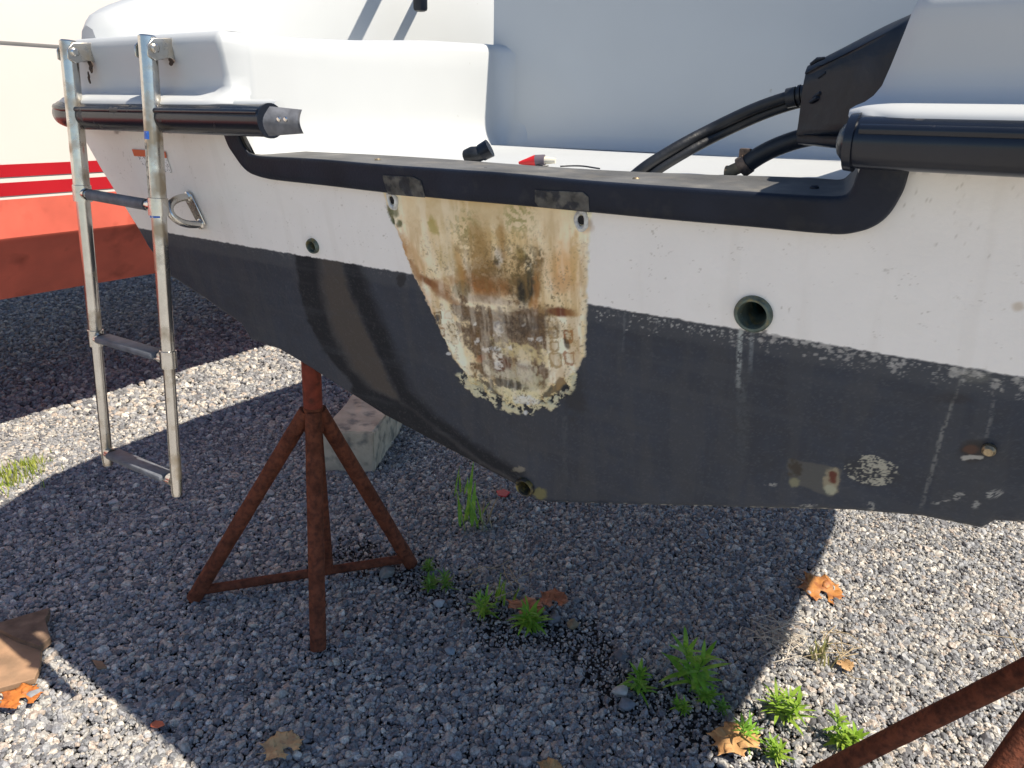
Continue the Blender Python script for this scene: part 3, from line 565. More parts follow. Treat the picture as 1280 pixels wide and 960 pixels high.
lift = np.cross(BCn, ABn); rows_.append(C3-ABn*.006+BCn*.001)
cap.grid(rows_); capo = cap.build('transom_cap', m_cap, boat, angle=60)
capo.data.materials.append(mat('pale_cap_top', (.095, .097, .098), .6, vary=.3, vscale=14, bump=.35, bscale=240, col2=(.14, .135, .125), c2scale=30, c2lo=.5, c2hi=.7, spec=.25))  # top faces get a much paler grey than the cap's front
for k, pf in enumerate(capo.data.polygons):
    if k//(n_-1) in (8, 9, 10, 11, 12): pf.material_index = 1
capo['label'] = 'black plastic cap over the cut-down transom edge'
# worn motor clamp marks on the cap
m_worn = mat('scuffed_plastic', (.085, .08, .068), .8, vary=.5, vscale=70, bump=.8, bscale=260, col2=(.025, .026, .03), c2scale=55, c2lo=.47, c2hi=.56)
for quad in ([(479, 219), (516, 220.5), (527, 226), (532, 247), (486, 243), (480, 226)], [(669, 237), (729, 240), (736, 246), (737, 264), (674, 259), (669, 252)]):
    mm = MB(); P = np.array([T(*p, -.0166) for p in quad]); mm.prism(P, [0, -.0016, 0]); mm.build('clamp_mark', m_worn, capo, bevel=.0008)
def disc(name, c, axis, r, h, m, par, seg=20, dome=True):
    axis = nrm(np.array(axis)); mm = MB(); mm.tube([c, c+axis*h*.6, c+axis*h], [r, r, r*.65], seg=seg); return mm.build(name, m, par)
m_brass = mat('brassy_screw', (.35, .28, .18), .4, metal=.8, vary=.3, vscale=300)
for p in ((472, 199.5), (795, 223.5), (1018, 234)):
    c = B(*p, 1, -.06); disc('screw', c-np.array([0, 0, .002]), [0, -.05, 1], .005, .004, m_brass if p[0] < 1000 else m_cap, capo)
c = B(607, 209.5, 1, -.06); disc('screw_hole', c-np.array([0, 0, .002]), [0, 0, 1], .0035, .0026, m_dark, capo)
# ---- bolt holes with sealant collars
m_seal = mat('grey_sealant', (.55, .55, .52), .6, vary=.3, vscale=120, bump=.8, bscale=200)
for (x, y) in ((491, 250), (727.5, 275)):
    c = T(x, y, -.003); mm = MB(); ring = []
    a1 = nrm(np.array([1, 0, 0])); b1 = M3@VT; nn = M3@NT
    for rr_, h in ((.0115, 0), (.0105, -.0035), (.0075, -.005), (.0055, -.003), (.0055, .006)):
        ring.append([c+a1*math.cos(t)*rr_*.92*(1+.1*math.sin(3*t+x))+b1*math.sin(t)*rr_*1.45*(1+.08*math.cos(2*t+x))+nn*h for t in np.linspace(0, 2*math.pi, 25)])
    mm.grid(ring); o = mm.build('bolt_hole_collar', m_seal, to)
    mm = MB(); mm.tube([c+nn*-.0012, c+nn*.004], [.006, .006], seg=16); mm.build('bolt_hole', m_dark, to)
# ---- drain fittings
m_kd = mat('dark_drain_metal', (.035, .034, .028), .5, metal=.3, vary=.5, vscale=100, bump=.6, bscale=200, col2=(.16, .13, .04), c2scale=60, c2lo=.5, c2hi=.6)
for (a, rr_), (hx, hy, hr) in zip(HS, HOLES):
    mm = MB(); c = np.array(tpos(a[0], a[1], 0)); a1 = np.array([1., 0, 0]); b1 = M3@VT; nn = M3@NT
    R1 = rr_; prof = [(R1*1.42, .0), (R1*1.40, -.004), (R1*1.25, -.007), (R1*1.08, -.0065), (R1*.97, -.002), (R1*.86, .012), (R1*.72, .03)]
    mm.grid([[c+a1*math.cos(t)*q_+b1*math.sin(t)*q_+nn*h for t in np.linspace(0, 2*math.pi, 41)] for q_, h in prof])
    nm = 'drain_fitting' if hr != 9 else 'keel_drain'
    d_ = mm.build(nm, m_bronze if hr != 9 else m_kd, boat)
    d_['label'] = {7.2: 'small bronze drain fitting near the ladder', 15.5: 'larger greened bronze drain fitting right of the motor footprint', 9: 'dark drain plug ring at the lowest point of the stern'}[hr]
    mm = MB(); mm.grid([[c+a1*math.cos(t)*q_+b1*math.sin(t)*q_+nn*h for t in np.linspace(0, 2*math.pi, 33)] for q_, h in ((R1*.72, .03), (R1*.66, .06), (R1*.3, .075), (.0001, .076))])
    mm.build('drain_bore', m_verdi if hr == 15.5 else m_dark, d_)
# small screw on navy
c = T(1236, 563, -.004); disc('fixing_screw', c+M3@NT*.003, -(M3@NT), .007, .008, m_brass, to)

# ---- warning sticker
m_or = mat('sticker_orange', (.62, .13, .05), .4, vary=.05); m_wh = mat('sticker_white', (.80, .80, .78), .4, vary=.04, col2=(.2, .2, .2), c2scale=260, c2lo=.56, c2hi=.6)
stq = [T(*p, -.0012) for p in ((166, 187), (206, 190), (215, 216), (184, 213))]
mm = MB(); mm.prism(stq, [0, -.0006, 0]); stk = mm.build('warning_sticker', m_wh, to, smooth=False)
mm = MB(); mm.prism([T(*p, -.0026) for p in ((165, 186.5), (206.5, 189.5), (208.5, 197.5), (168, 195))], [0, -.0006, 0]); mm.build('sticker_header', m_or, stk, smooth=False)

# ---- rub rails
def railpath(sg):
    pts = []
    e = .425 if sg > 0 else .515
    for s1 in np.linspace(e, .98, 14): pts.append((sg*s1, -.152, .598))
    for t in np.linspace(0, 90, 9)[1:]: pts.append((sg*(.98+.125*math.sin(R(t))), -.152+.125*(1-math.cos(R(t))), .598+.01*t/90))
    for f1 in (.1, .3, .6, 1., 1.6, 2.4): pts.append((sg*(1.105+.14*sm(0, .9, f1)), f1, .608+.16*sm(0, 1, f1)))
    return np.array(pts)
# left end measured: (345,152); right end (1068,178)
for sg in (-1, 1):
    P = railpath(sg)
    if sg < 0:
        e = B(338, 151, 1, -.15); P[:14, 0] = np.linspace(e[0], -.98, 14); P[:14, 2] = np.linspace(e[2], .597, 14)
    else:
        e = B(1078, 178, 1, -.15); P[:14, 0] = np.linspace(e[0], .98, 14); P[:14, 2] = e[2]
        P[14:, 2] += e[2]-.598
    rr = np.full(len(P), .0245)
    mm = MB()
    if sg > 0:
        d0 = nrm(P[0]-P[1]); pre = [P[0]+d0*.0235*math.sin(R(t)) for t in (85, 60, 35, 15)]; rpre = [.0245*math.cos(R(t)) for t in (85, 60, 35, 15)]
        mm.tube(np.vstack([pre, P]), np.concatenate([rpre, rr]), seg=26)
    else: mm.tube(P, rr, seg=26)
    # raised bead along the rail
    mm.tube(P+np.array([0, -.0195, .012])*np.array([1, 1, 1]), .0055, seg=10)
    rail = mm.build('rub_rail', m_rub, boat, angle=60)
    # backing strip (paler lip) above and behind the rail
    Q = P.copy(); Q[:, 2] += .020; Q[:, 1] += .022; mm = MB(); mm.tube(Q, .011, seg=12); mm.build('rail_backing', m_liner, rail)
    if sg < 0:    # flat end piece with two screws
        a = B(337, 133, 1, -.176); b = B(336, 170, 1, -.176)
        c = B(375, 137, 1, -.155); d = B(377, 167, 1, -.155); pl = []
        for t in np.linspace(0, 1, 9):
            k = math.sin(math.pi*t)*.012*1.0
            pl.append([a*(1-t)+b*t-np.array([0, k, 0]), (a*.5+c*.5)*(1-t)+(b*.5+d*.5)*t-np.array([0, k*.85, 0]), c*(1-t)+d*t-np.array([0, k*.5, 0])])
        pl = np.array(pl); mm = MB(); mm.grid(pl); mm.grid(pl+np.array([0, .004, 0]));
        m_endp = mat('grey_end_plate', (.13, .135, .15), .45, vary=.3, vscale=80, bump=.3, bscale=150)
        ep = mm.build('rail_end_plate', m_endp, rail, bevel=.001)
        mm = MB(); mm.tube([P[0]+np.array([-.001, 0, 0]), P[0]+np.array([.004, 0, 0])], .0262, seg=26); mm.build('rail_end_ring', m_rub, rail)
        for (x, y) in ((349, 149), (357.5, 149)): disc('screw', B(x, y, 1, -.176), [0, -1, 0], .0038, .003, m_steel, ep)
    else:
        c = B(1066, 178, 1, -.15); mm = MB(); mm.tube([c+[-.004, 0, 0], c+[.004, 0, 0]], [.0265, .0275], seg=28); mm.build('rail_end_ring', m_rub, rail)
        c2 = B(1054, 172, 1, -.13); mm = MB(); mm.tube([c2, c2+np.array([.02, 0, 0])], .013, seg=16); mm.build('rail_end_bolt', m_rub, rail); disc('screw', c2+np.array([0, 0, .006]), [-1, -.3, 0], .004, .003, m_steel, rail)

# dirt runs under the ladder hinges
m_stain = mat('rust_run', (.06, .04, .03), .8, vary=.5, vscale=200)
for (x, y, w_, h_) in ((114, 82, 7, 9), (215, 77, 7, 5), (112, 98, 3, 8)):
    c = B(x, y, 1, -.1315) if x < 250 else B(x, y, 0, -.532); mm = MB()
    a1, b1 = (np.array([1., 0, 0]), np.array([0, 0, 1.])) if x < 250 else (np.array([0, 1., 0]), np.array([0, 0, 1.]))
    P = [c+a1*math.cos(t)*w_*.0009*(1+.4*math.sin(5*t+x))+b1*math.sin(t)*h_*.0012*(1+.3*math.sin(3*t+y)) for t in np.linspace(0, 2*math.pi, 22)[:-1]]
    mm.prism(P, [0, -.002, 0] if x < 250 else [.002, 0, 0]); mm.build('stain', m_stain, boat, smooth=False)
# ---- tow eye (U-bolt)
eye = MB(); pb = [T(*p, -.003) for p in ((229, 243), (240, 242), (258, 281), (251, 285))]
eye.prism(pb, [0, -.003, 0]); eye = eye.build('tow_eye', m_steel, boat, bevel=.0015); eye['label'] = 'stainless U shaped tow eye on a slanted plate'
pa = T(236, 246, -.004); pc = T(252, 280, -.004); mm = MB(); P = []
for t in np.linspace(0, 180, 17):
    w_ = math.cos(R(t)); P.append((pa+pc)/2+(pa-pc)/2*w_*1.0+np.array([-.0, -.052*math.sin(R(t))**.8 if t not in (0, 180) else 0, 0]))
mm.tube(P, .0072, seg=12, upref=[1, 0, .2]); mm.build('eye_ring', m_steel, eye)
for p in (pa, pc): disc('eye_nut', p, [0, -1, 0], .0105, .006, m_steel, eye)

# ---- boarding ladder
lad = MB()
def rail_pts(s1, pts): return np.array([B(*p, 0, s1) for p in pts])
LR = {-.945: [(85, 52), (135, 581)], -.69: [(184, 46), (221.5, 619)]}
ladder = None
steps_h = []
for s1, pp in LR.items():
    a, b = rail_pts(s1, pp); L_ = np.linalg.norm(b-a)
    y1 = {-.945: (245, 425), -.69: (262, 452)}[s1]
    ts = [np.linalg.norm(B(np.interp(yy, [pp[0][1], pp[1][1]], [pp[0][0], pp[1][0]]), yy, 0, s1)-a)/L_ for yy in y1]
    R0, R1, R2 = .0150, .0128, .0106
    P, rr = [], []
    def ad(t, r): P.append(a+(b-a)*t); rr.append(r)
    ad(-.003, R0*.8); ad(0, R0)
    for t in np.linspace(.02, ts[0]-.025, 6): ad(t, R0)
    ad(ts[0]-.024, R0*1.13); ad(ts[0]+.012, R0*1.13); ad(ts[0]+.0125, R1); 
    for t in np.linspace(ts[0]+.03, ts[1]-.03, 6): ad(t, R1)
    ad(ts[1]-.026, R1); ad(ts[1]-.025, R1*1.18); ad(ts[1]+.014, R1*1.18); ad(ts[1]+.0145, R2)
    for t in np.linspace(ts[1]+.03, .99, 6): ad(t, R2)
    ad(1, R2*.9)
    steps_h.append((a, b, [ts[0]-.006, ts[1]-.006, .965]))
    mm = MB()
    P = np.array(P)
    # manual rings so the sleeves stay crisp
    seg = 24; V = []; ax = nrm(b-a); a1 = nrm(np.cross(ax, [0, 1, 0])); b1 = np.cross(ax, a1)
    for p, r1 in zip(P, rr):
        for k in range(seg): t = 2*math.pi*k/seg; V.append(p+r1*(a1*math.cos(t)+b1*math.sin(t)))
    Fc = [(i*seg+k, i*seg+(k+1) % seg, (i+1)*seg+(k+1) % seg, (i+1)*seg+k) for i in range(len(P)-1) for k in range(seg)]+[tuple(range(seg))[::-1], tuple((len(P)-1)*seg+k for k in range(seg))]
    mm.add(V, Fc)
    if ladder is None:
        ladder = bpy.data.objects.new('boarding_ladder', None); COL.objects.link(ladder); ladder.parent = boat; ladder['label'] = 'folded down three step stainless telescoping ladder'
    lr = mm.build('side_rail', m_steel, ladder, angle=30)
    # hinge: bolt, ear plates and bracket to the shoulder
    hb = MB(); hp = a+(b-a)*.022; bx = B({-.945: 126, -.69: 229}[s1], {-.945: 66, -.69: 62}[s1], 0, s1)
    end = np.array([s1, -.092, hp[2]+.0]); end[1] = -.128
    tgt = B({-.945: 126, -.69: 229}[s1], {-.945: 66, -.69: 62}[s1], 1, -.108)
    for o_ in (-.0168, .0168):
        poly = [hp+np.array([o_, -.014, -.012]), hp+np.array([o_, .0, -.019]), hp+np.array([o_, .02, -.014]), [s1+o_, -.085, hp[2]-.018], [s1+o_, -.085, hp[2]+.022], hp+np.array([o_, .0, .016]), hp+np.array([o_, -.013, .004])]
        hb.prism(np.array(poly), [.0022*(1 if o_ > 0 else -1), 0, 0])
    hb.prism(np.array([[s1-.0168, hp[1]+.016, hp[2]+.013], [s1+.0168, hp[1]+.016, hp[2]+.013], [s1+.0168, -.082, hp[2]+.018], [s1-.0168, -.082, hp[2]+.018]]), [0, 0, .0022])
    hb = hb.build('hinge_bracket', m_steel, ladder, bevel=.001)
    for o_ in (-1, 1): disc('hinge_bolt', hp+np.array([o_*.019, 0, 0]), [o_, 0, 0], .0075, .005, m_steel, hb)
m_blue = mat('blue_sticker', (.02, .12, .50), .35, vary=.2, vscale=200, col2=(.6, .65, .7), c2scale=90, c2lo=.56, c2hi=.62); m_paper = mat('torn_label', (.52, .48, .38), .6, vary=.3, vscale=200, col2=(.22, .2, .15), c2scale=120, c2lo=.5, c2hi=.56)
a, b, _ = steps_h[1]
def rail_sticker(y0, y1, m, nm, th0=-150, th1=-60, r_=.0153):
    t0 = np.interp(y0, [46, 619], [0, 1]); t1 = np.interp(y1, [46, 619], [0, 1]); ax = nrm(b-a); a1 = nrm(np.cross(ax, [0, 1, 0])); b1 = np.cross(ax, a1)
    mm = MB(); A = []
    for t in np.linspace(t0, t1, 3): A.append([a+(b-a)*t+r_*(np.array([1, 0, 0])*math.cos(R(th))+np.array([0, 1, 0])*math.sin(R(th))) for th in np.linspace(th0, th1, 9)])
    mm.grid(A); return mm.build(nm, m, lr)
rail_sticker(149, 158, m_blue, 'blue_sticker', -125, -60); rail_sticker(237, 249, m_blue, 'blue_sticker', -105, -25); rail_sticker(162, 226, m_paper, 'torn_label', -130, -85)
for i in range(3):
    p = steps_h[0][0]+(steps_h[0][1]-steps_h[0][0])*steps_h[0][2][i]; q_ = steps_h[1][0]+(steps_h[1][1]-steps_h[1][0])*steps_h[1][2][i]
    d = nrm(q_-p); mm = MB()
    if i == 0:
        mm.tube([p+d*.01, q_-d*.01], .0085, seg=16); st_ = mm.build('step', m_steel, ladder); mm = MB(); mm.tube([p+d*.028, q_-d*.036], .0105, seg=16, flat=(1, 1)); mm.build('tread_pad', m_tread, st_)
    else:
        mm.tube([p+d*.008, q_-d*.008], .0085, seg=16, flat=(1.5, .8), upref=[0, 0, 1]); st_ = mm.build('step', m_steel, ladder)
        mm = MB(); c = (p+q_)/2+np.array([0, -.002, .004]); n3_ = np.cross(d, [0, 1, 0]); ax_ = np.array([d, [0, 1, 0], n3_ if n3_[2] > 0 else -n3_]); mm.box(c, (np.linalg.norm(q_-p)-.055, .034, .013), ax_, .004); mm.build('tread_pad', m_tread, st_)
    for e_, dd_ in ((p, 1), (q_, -1)):
        mm = MB(); mm.tube([e_+d*dd_*.008, e_+d*dd_*.022], .0118, seg=16); mm.build('step_socket', m_steel, st_)

# ---- rigging boot and hoses
tipf = .10
t1, t2 = B(1014, 82, 1, tipf), B(1015, 180, 1, tipf)
base_c = [B(1130, 20, 1, .02), B(1076, 150, 1, -.02)]
rws = []
nk = 64
for k, t in enumerate(np.linspace(0, 1, 18)):
    row = []
    uc = np.interp(t, [0, 1], [(t1[2]+t2[2])/2, .658]); hu = np.interp(t, [0, 1], [(t1[2]-t2[2])/2, .078]); hf = np.interp(t, [0, 1], [.035, .10])
    scx = np.interp(t, [0, 1], [t1[0], WS-.004]); fc = np.interp(t, [0, 1], [tipf+.01, .10])
    if t > .93: hu += .006; hf += .006
    for j_ in range(nk+1):
        th = 2*math.pi*j_/nk; c_, s1 = math.cos(th), math.sin(th); c_ = np.sign(c_)*abs(c_)**.34; s1 = np.sign(s1)*abs(s1)**.34
        wr = .0030*math.sin(th*7+1.6*t)*(1-sm(.6, .95, t))*(.4+t)+.0016*math.sin(th*12+4*t)*(1-t)
        row.append((scx+.0*wr, fc+hf*c_+wr, uc+hu*s1+wr+.004*t*t*(s1 > 0)))
    rws.append(row)
bo = MB(); bo.grid(rws); bo.add(rws[0][:-1], [tuple(range(nk))]); boot = bo.build('rigging_boot', m_boot, boat, angle=60); boot['label'] = 'crumpled black vinyl boot where the cables leave the well wall'
fl_ = MB(); pts = np.array(rws[-1][:-1]); ctr = pts.mean(0); fl_.prism(ctr+(pts-ctr)*1.07+np.array([-.001, 0, 0]), [.0035, 0, 0]); fl_.build('boot_flange', m_boot, boot)
for (x, y) in ((1018, 78), (1028, 95), (1021, 120), (1017, 126), (1033, 179)):
    c = B(x, y, 1, tipf-.035); mm = MB(); mm.tube([c+[-.004, 0, -.002], c+[.004, -.003, .003], c+[.012, -.001, .005]], [.002, .003, .0014], seg=8); mm.build('lacing', m_boot, boot)
def path_px(lst): return dens([B(x, y, 1, f) for x, y, f in lst], 6)
h1 = path_px([(1014, 120, .10), (990, 123, .10), (960, 132, .10), (930, 144, .10), (890, 163, .10), (850, 184, .07), (812, 207, .045), (790, 224, .035), (778, 236, .03)])
for o_ in (np.array([0, 0, .003]), np.array([.010, .010, -.004])):
    mm = MB(); mm.tube(h1+o_, .0074, seg=14); mm.build('control_cable', m_hose, boat)
mm = MB(); c0_, c1_ = B(984, 123, 1, .10), B(1008, 118, 1, .10); mm.tube([c0_, c0_+(c1_-c0_)*.48], .0125, seg=16); mm.tube([c0_+(c1_-c0_)*.5, c0_+(c1_-c0_)*.6], .0095, seg=16); mm.tube([c0_+(c1_-c0_)*.62, c0_+(c1_-c0_)*.76], .0135, seg=16); mm.tube([c0_+(c1_-c0_)*.8, c1_+(c1_-c0_)*.1], .0125, seg=16); mm.build('cable_gland', m_hose, boot)
h2 = path_px([(1016, 170, .12), (995, 175, .12), (970, 184, .12), (950, 194, .12), (932, 206, .12)]); mm = MB(); mm.tube(h2, .0125, seg=18); hz = mm.build('drain_hose', m_hose, boat); hz['label'] = 'thick black hose ending in a rusty clamp'
m_tan = mat('tan_tube', (.20, .15, .09), .6, vary=.3, vscale=60)
h3 = path_px([(932, 206, .12), (920, 211, .12), (907, 217, .12)]); h3[:, 2] = np.maximum(h3[:, 2], .546); mm = MB(); mm.tube(h3, .0085, seg=14); mm.build('hose_tail', m_tan, hz)
m_clamp = mat('rusty_clamp', (.16, .11, .08), .5, metal=.5, vary=.5, vscale=160, bump=.5, bscale=200)
c0_ = B(930, 207, 1, .12); dd_ = nrm(h2[-1]-h2[-6]); mm = MB(); mm.tube([c0_-dd_*.007, c0_+dd_*.005], .0145, seg=18); mm.box(c0_+np.array([0, 0, .017]), (.016, .010, .012), None, .002); mm.build('hose_clamp', m_clamp, hz)

# ------------------------------------------------------------------ loose things in the well
def boat_xform(p): return Vector((K+p[0]*S+p[1]*F+p[2]*U).tolist())
def thing_at(name, p, label, cat, group=None):
    m = BOATM.copy(); m.translation = boat_xform(p); return empty(name, None, label, cat, group, matrix=m)
c = B(596, 197, 1, .04); c[2] = .5415
th = thing_at('rubber_elbow', c, 'small black rubber elbow lying on the white sill behind the black cap', 'hose fitting')
mm = MB(); mm.tube([(-.020, 0, .010), (-.010, 0, .013), (0, .004, .014), (.006, .008, .016)], [.011, .0125, .0125, .011], seg=16); mm.build('elbow_body', m_hose, th)
mm = MB(); mm.tube([(.004, .006, .016), (.017, .012, .024)], [.0135, .0145], seg=16); mm.build('elbow_cuff', m_boot, th)
c = B(672, 199, 1, .06); c[2] = .5415
th = thing_at('wire_connector', c, 'small red and grey wire connector on the sill, right of the rubber elbow', 'connector')
m_redp = mat('red_plastic', (.60, .02, .02), .35, vary=.1); m_gp = mat('grey_plastic', (.12, .10, .12), .5); m_wp = mat('cream_plastic', (.62, .58, .48), .5)
mm = MB(); mm.tube([(-.028, -.01, .004), (-.004, 0, .008)], [.002, .009], seg=12); mm.build('red_sleeve', m_redp, th)
mm = MB(); mm.tube([(-.004, 0, .008), (.010, .005, .009)], .0088, seg=12); mm.build('grey_collar', m_gp, th)
mm = MB(); mm.tube([(.010, .005, .009), (.026, .010, .009)], [.006, .004], seg=12); mm.build('pale_tip', m_wp, th)
mm = MB(); mm.tube([(.0, -.004, .002), (.015, -.008, .0015), (.02, .0, .002)], .0012, seg=6); mm.build('wire', m_hose, th)
c = B(722, 205, 1, .06); c[2] = .5415
mm = MB(); W = [(-.03, 0, .002), (-.015, .012, .003), (.0, .018, .003), (.02, .014, .002), (.035, .004, .002)]; mm.tube(dens(W, 4), .0013, seg=6)
o = mm.build('loose_wire', m_hose); m = BOATM.copy(); m.translation = boat_xform(c); o.matrix_world = m; tag(o, 'thin dark loose wire curled on the sill right of the red connector', 'wire')

# ------------------------------------------------------------------ red and white boat behind
rb = empty('motor_boat', None, 'white boat with two red stripes and red bottom paint behind the ladder', 'boat', matrix=BOATM)
RX = -2.4
def strip(u0, u1, dx0=0, dx1=0, f0_=-3., f1_=4.5, n=14):
    out = []
    for u1_, dd in ((u0, dx0), (u1, dx1)):
        out.append([(RX-dd-.30*sm(1.0, 4.5, f)*(f-1)/3.5-.0, f, u1_+.02*(f-.5)*0) for f in np.linspace(f0_, f1_, n)])
    return out
def slab(name, zs, m, par=rb, prd=0):       # zs: list of (u, inward offset)
    mm = MB(); mm.grid([strip(u, u, d-prd, d-prd)[0] for u, d in zs]); return mm.build(name, m, par, angle=25)
ub = B(0, 372, 0, RX)[2]; uk = B(0, 303, 0, RX)[2]; ur = B(0, 250, 0, RX)[2]
ub = B(0, 374, 0, RX-.20)[2]
slab('hull_bottom', [(ub-.16, 1.25), (ub-.02, .30), (ub-.006, .215), (ub, .20), (ub+.02, .185), (uk-.02, .02), (uk, 0), (uk+.012, -.006), (ur, -.006)], m_redb)
side = slab('hull_side', [(ur, -.006), (.50, -.012), (.70, -.02), (.793, -.024), (1.0, -.03), (1.25, -.03), (1.27, .02), (1.28, .6), (1.28, 2.3)], m_ivory)
for (ya, yb) in ((222, 206), (246, 229)):
    a_ = B(0, ya, 0, RX+.012)[2]; b_ = B(0, yb, 0, RX+.012)[2]
    slab('hull_stripe', [(a_, -.006-(a_-ur)*.03), (b_, -.006-(b_-ur)*.03)], m_redv, side, .003)
mm = MB(); u_ = B(0, 52, 0, RX+.03)[2]
mm.grid([[(RX+x-.30*sm(1.0, 4.5, f)*(f-1)/3.5, f, u_+z) for f in np.linspace(-3, 4.5, 14)] for x, z in ((.02, -.007), (.026, -.007), (.027, 0), (.026, .003), (.02, .004))]); mm.build('rub_rail', m_grey, side)
mm = MB(); mm.add([(RX-2.3, f, u) for f in (-3., 4.5) for u in (uk, 1.27)]+[(RX-.03, f, u) for f in (-3., 4.5) for u in (uk, 1.27)], [(0, 1, 5, 4), (2, 3, 7, 6), (1, 5, 7, 3)]); mm.build('hull_closing', m_ivory, rb, smooth=False)

# ------------------------------------------------------------------ boat stands
def stand(label, post, ht, feet, zt, bar=(0, 1), grp='rusty boat stands', pr=.026):
    e = empty('boat_stand', (post[0], post[1], 0), label, 'boat stand', grp)
    P0 = np.array([0, 0, zt]); fts = [np.array([x-post[0], y-post[1], .012]) for x, y in feet]
    mm = MB(); mm.tube([(0, 0, zt-.02), (0, 0, zt+.02), (0, 0, ht-.02)], [pr, pr, pr], seg=20); mm.build('post', m_rustred, e)
    mm = MB(); mm.tube([(0, 0, zt-.075), (0, 0, zt+.0)], pr*1.04, seg=20); mm.build('collar', m_rust, e)
    mm = MB(); mm.box((0, 0, ht-.01), (.16, .16, .02), None, .004); mm.build('top_pad', m_rust, e)
    for f in fts:
        d = nrm(f-P0); a = P0+np.array([d[0], d[1], 0])*.035-np.array([0, 0, .015]); mm = MB()
        n_ = 22; P = [a+(f-a)*t for t in np.linspace(0, 1, n_)]; mm.tube(P, np.array([.0225]*n_)*(1+RNG.normal(0, .012, n_)), seg=18); mm.build('leg', m_rust, e)
    A, Bq = fts[bar[0]], fts[bar[1]]; A = A+(P0-A)*.045; Bq = Bq+(P0-Bq)*.045
    mm = MB(); mm.tube([A+(Bq-A)*t for t in np.linspace(0, 1, 12)], .0145, seg=14); mm.build('crossbar', m_rust, e)
    mid_ = A+(Bq-A)*.60; mm = MB(); mm.tube([P0-np.array([0, 0, .05])+np.array([.0, .02, 0]), mid_], .0165, seg=14); mm.build('brace', m_rust, e)
    return e
f1, f2, f3 = G(243, 752), G(514, 709), G(398, 816)
_py = 1.95; _r = ray(390, 480); _px = _r[0]/_r[1]*_py
_q = ray(392, 508); zt1 = 1.5+_q[2]/_q[1]*_py
stand('rusty tripod boat stand with red post under the port side', (_px, _py), 1.10, [f1[:2], f2[:2], f3[:2]], zt1)
stand('rusty boat stand at the lower right edge, only its tube legs in view', (1.07, 1.145), 1.12, [(.78, 1.39), (1.44, 1.25), (1.07+.38*math.cos(R(206)), 1.145+.38*math.sin(R(206)))], .62)

# ------------------------------------------------------------------ timber blocks
m_wood = mat('weathered_timber', (.50, .43, .33), .85, vary=.25, vscale=12, bump=1.4, bscale=50, col2=(.22, .21, .18), c2scale=18, c2lo=.52, c2hi=.68)
m_wood2 = mat('grey_timber', (.17, .18, .165), .9, vary=.3, vscale=14, bump=1.2, bscale=60, col2=(.08, .085, .08), c2scale=14, c2lo=.5, c2hi=.68)
def block(name, corners, h, m, label, cat, grp=None, z0=0.0, mtop=None):
    c = np.mean(corners, 0); e = empty(name, (c[0], c[1], z0), label, cat, grp)
    bm = bmesh.new(); vs = [bm.verts.new((p[0]-c[0], p[1]-c[1], zz)) for zz in (0, h) for p in corners]
    n = len(corners); bm.faces.new(vs[:n][::-1]); bm.faces.new(vs[n:])
    for i in range(n): bm.faces.new((vs[i], vs[(i+1) % n], vs[n+(i+1) % n], vs[n+i]))
    bmesh.ops.bevel(bm, geom=bm.edges[:], offset=.006, segments=2, affect='EDGES'); bmesh.ops.subdivide_edges(bm, edges=[e_ for e_ in bm.edges if e_.calc_length() > .05], cuts=6, use_grid_fill=True)
    bmesh.ops.triangulate(bm, faces=bm.faces[:])
    for v in bm.verts: v.co += Vector(RNG.normal(0, .0012, 3))
    me = bpy.data.meshes.new('timber'); bm.to_mesh(me); bm.free(); me.materials.append(m); o = bpy.data.objects.new('timber', me); COL.objects.link(o); o.parent = e
    return e
bl, br = G(404, 590), G(468, 592); dv = np.array([.42, .62, 0])
# front face bottom corners, then depth towards the bow
bk = G(492, 553)-br
cr_ = [bl[:2], br[:2], (br+bk*1.8)[:2], (bl+bk*1.8)[:2]]
block('timber_block', cr_, .185, m_wood, 'square weathered timber block on the gravel behind the rusty stand', 'timber block', 'timber blocks under the boat')
c2l, c2r = G(392, 552), G(432, 556)
c2l = bl+bk*1.9-np.array([.05, 0, 0]); c2r = c2l+(br-bl)*.8
block('timber_block', [c2l[:2], c2r[:2], (c2r+bk)[:2], (c2l+bk)[:2]], .29, m_wood2, 'darker timber block half hidden behind the stand post and the square block', 'timber block', 'timber blocks under the boat')

# broken boards at the lower left
m_ply = mat('brown_board', (.30, .185, .11), .8, vary=.25, vscale=10, bump=.9, bscale=60, col2=(.20, .13, .08), c2scale=9, c2lo=.5, c2hi=.65)
def chunk(name, px, h, z0, m, label, cat, grp=None, tilt=(0, 0)):
    P = np.array([G(x, y, z0+h) for x, y in px]); c = P.mean(0); mm = MB(); top_ = P-c; top_[:, 2] = tilt[0]*top_[:, 0]+tilt[1]*top_[:, 1]
    mm.prism(top_, [0, 0, -h]); o = mm.build(name, m, None, smooth=False, bevel=.002); o.location = (c[0], c[1], z0+h); return tag(o, label, cat, grp)
chunk('broken_board', [(-60, 800), (8, 778), (52, 806), (50, 832), (43, 848), (-60, 876)], .018, .012, m_ply, 'brown broken board half in sun at the lower left edge', 'board', 'broken boards')
chunk('broken_board', [(-60, 790), (-2, 778), (62, 759), (60, 768), (56, 772), (63, 796), (50, 807), (20, 797), (-10, 781), (-60, 800)], .024, .022, mat('dark_board', (.16, .105, .07), .85, vary=.4, vscale=30, bump=1, bscale=90), 'splintered dark board lying behind the sunlit board', 'board', 'broken boards')
chunk('wood_chip', [(115, 824), (128, 826), (134, 834), (122, 836)], .006, .012, m_ply, 'small flat wood chip near the shadow edge at lower left', 'wood chip')

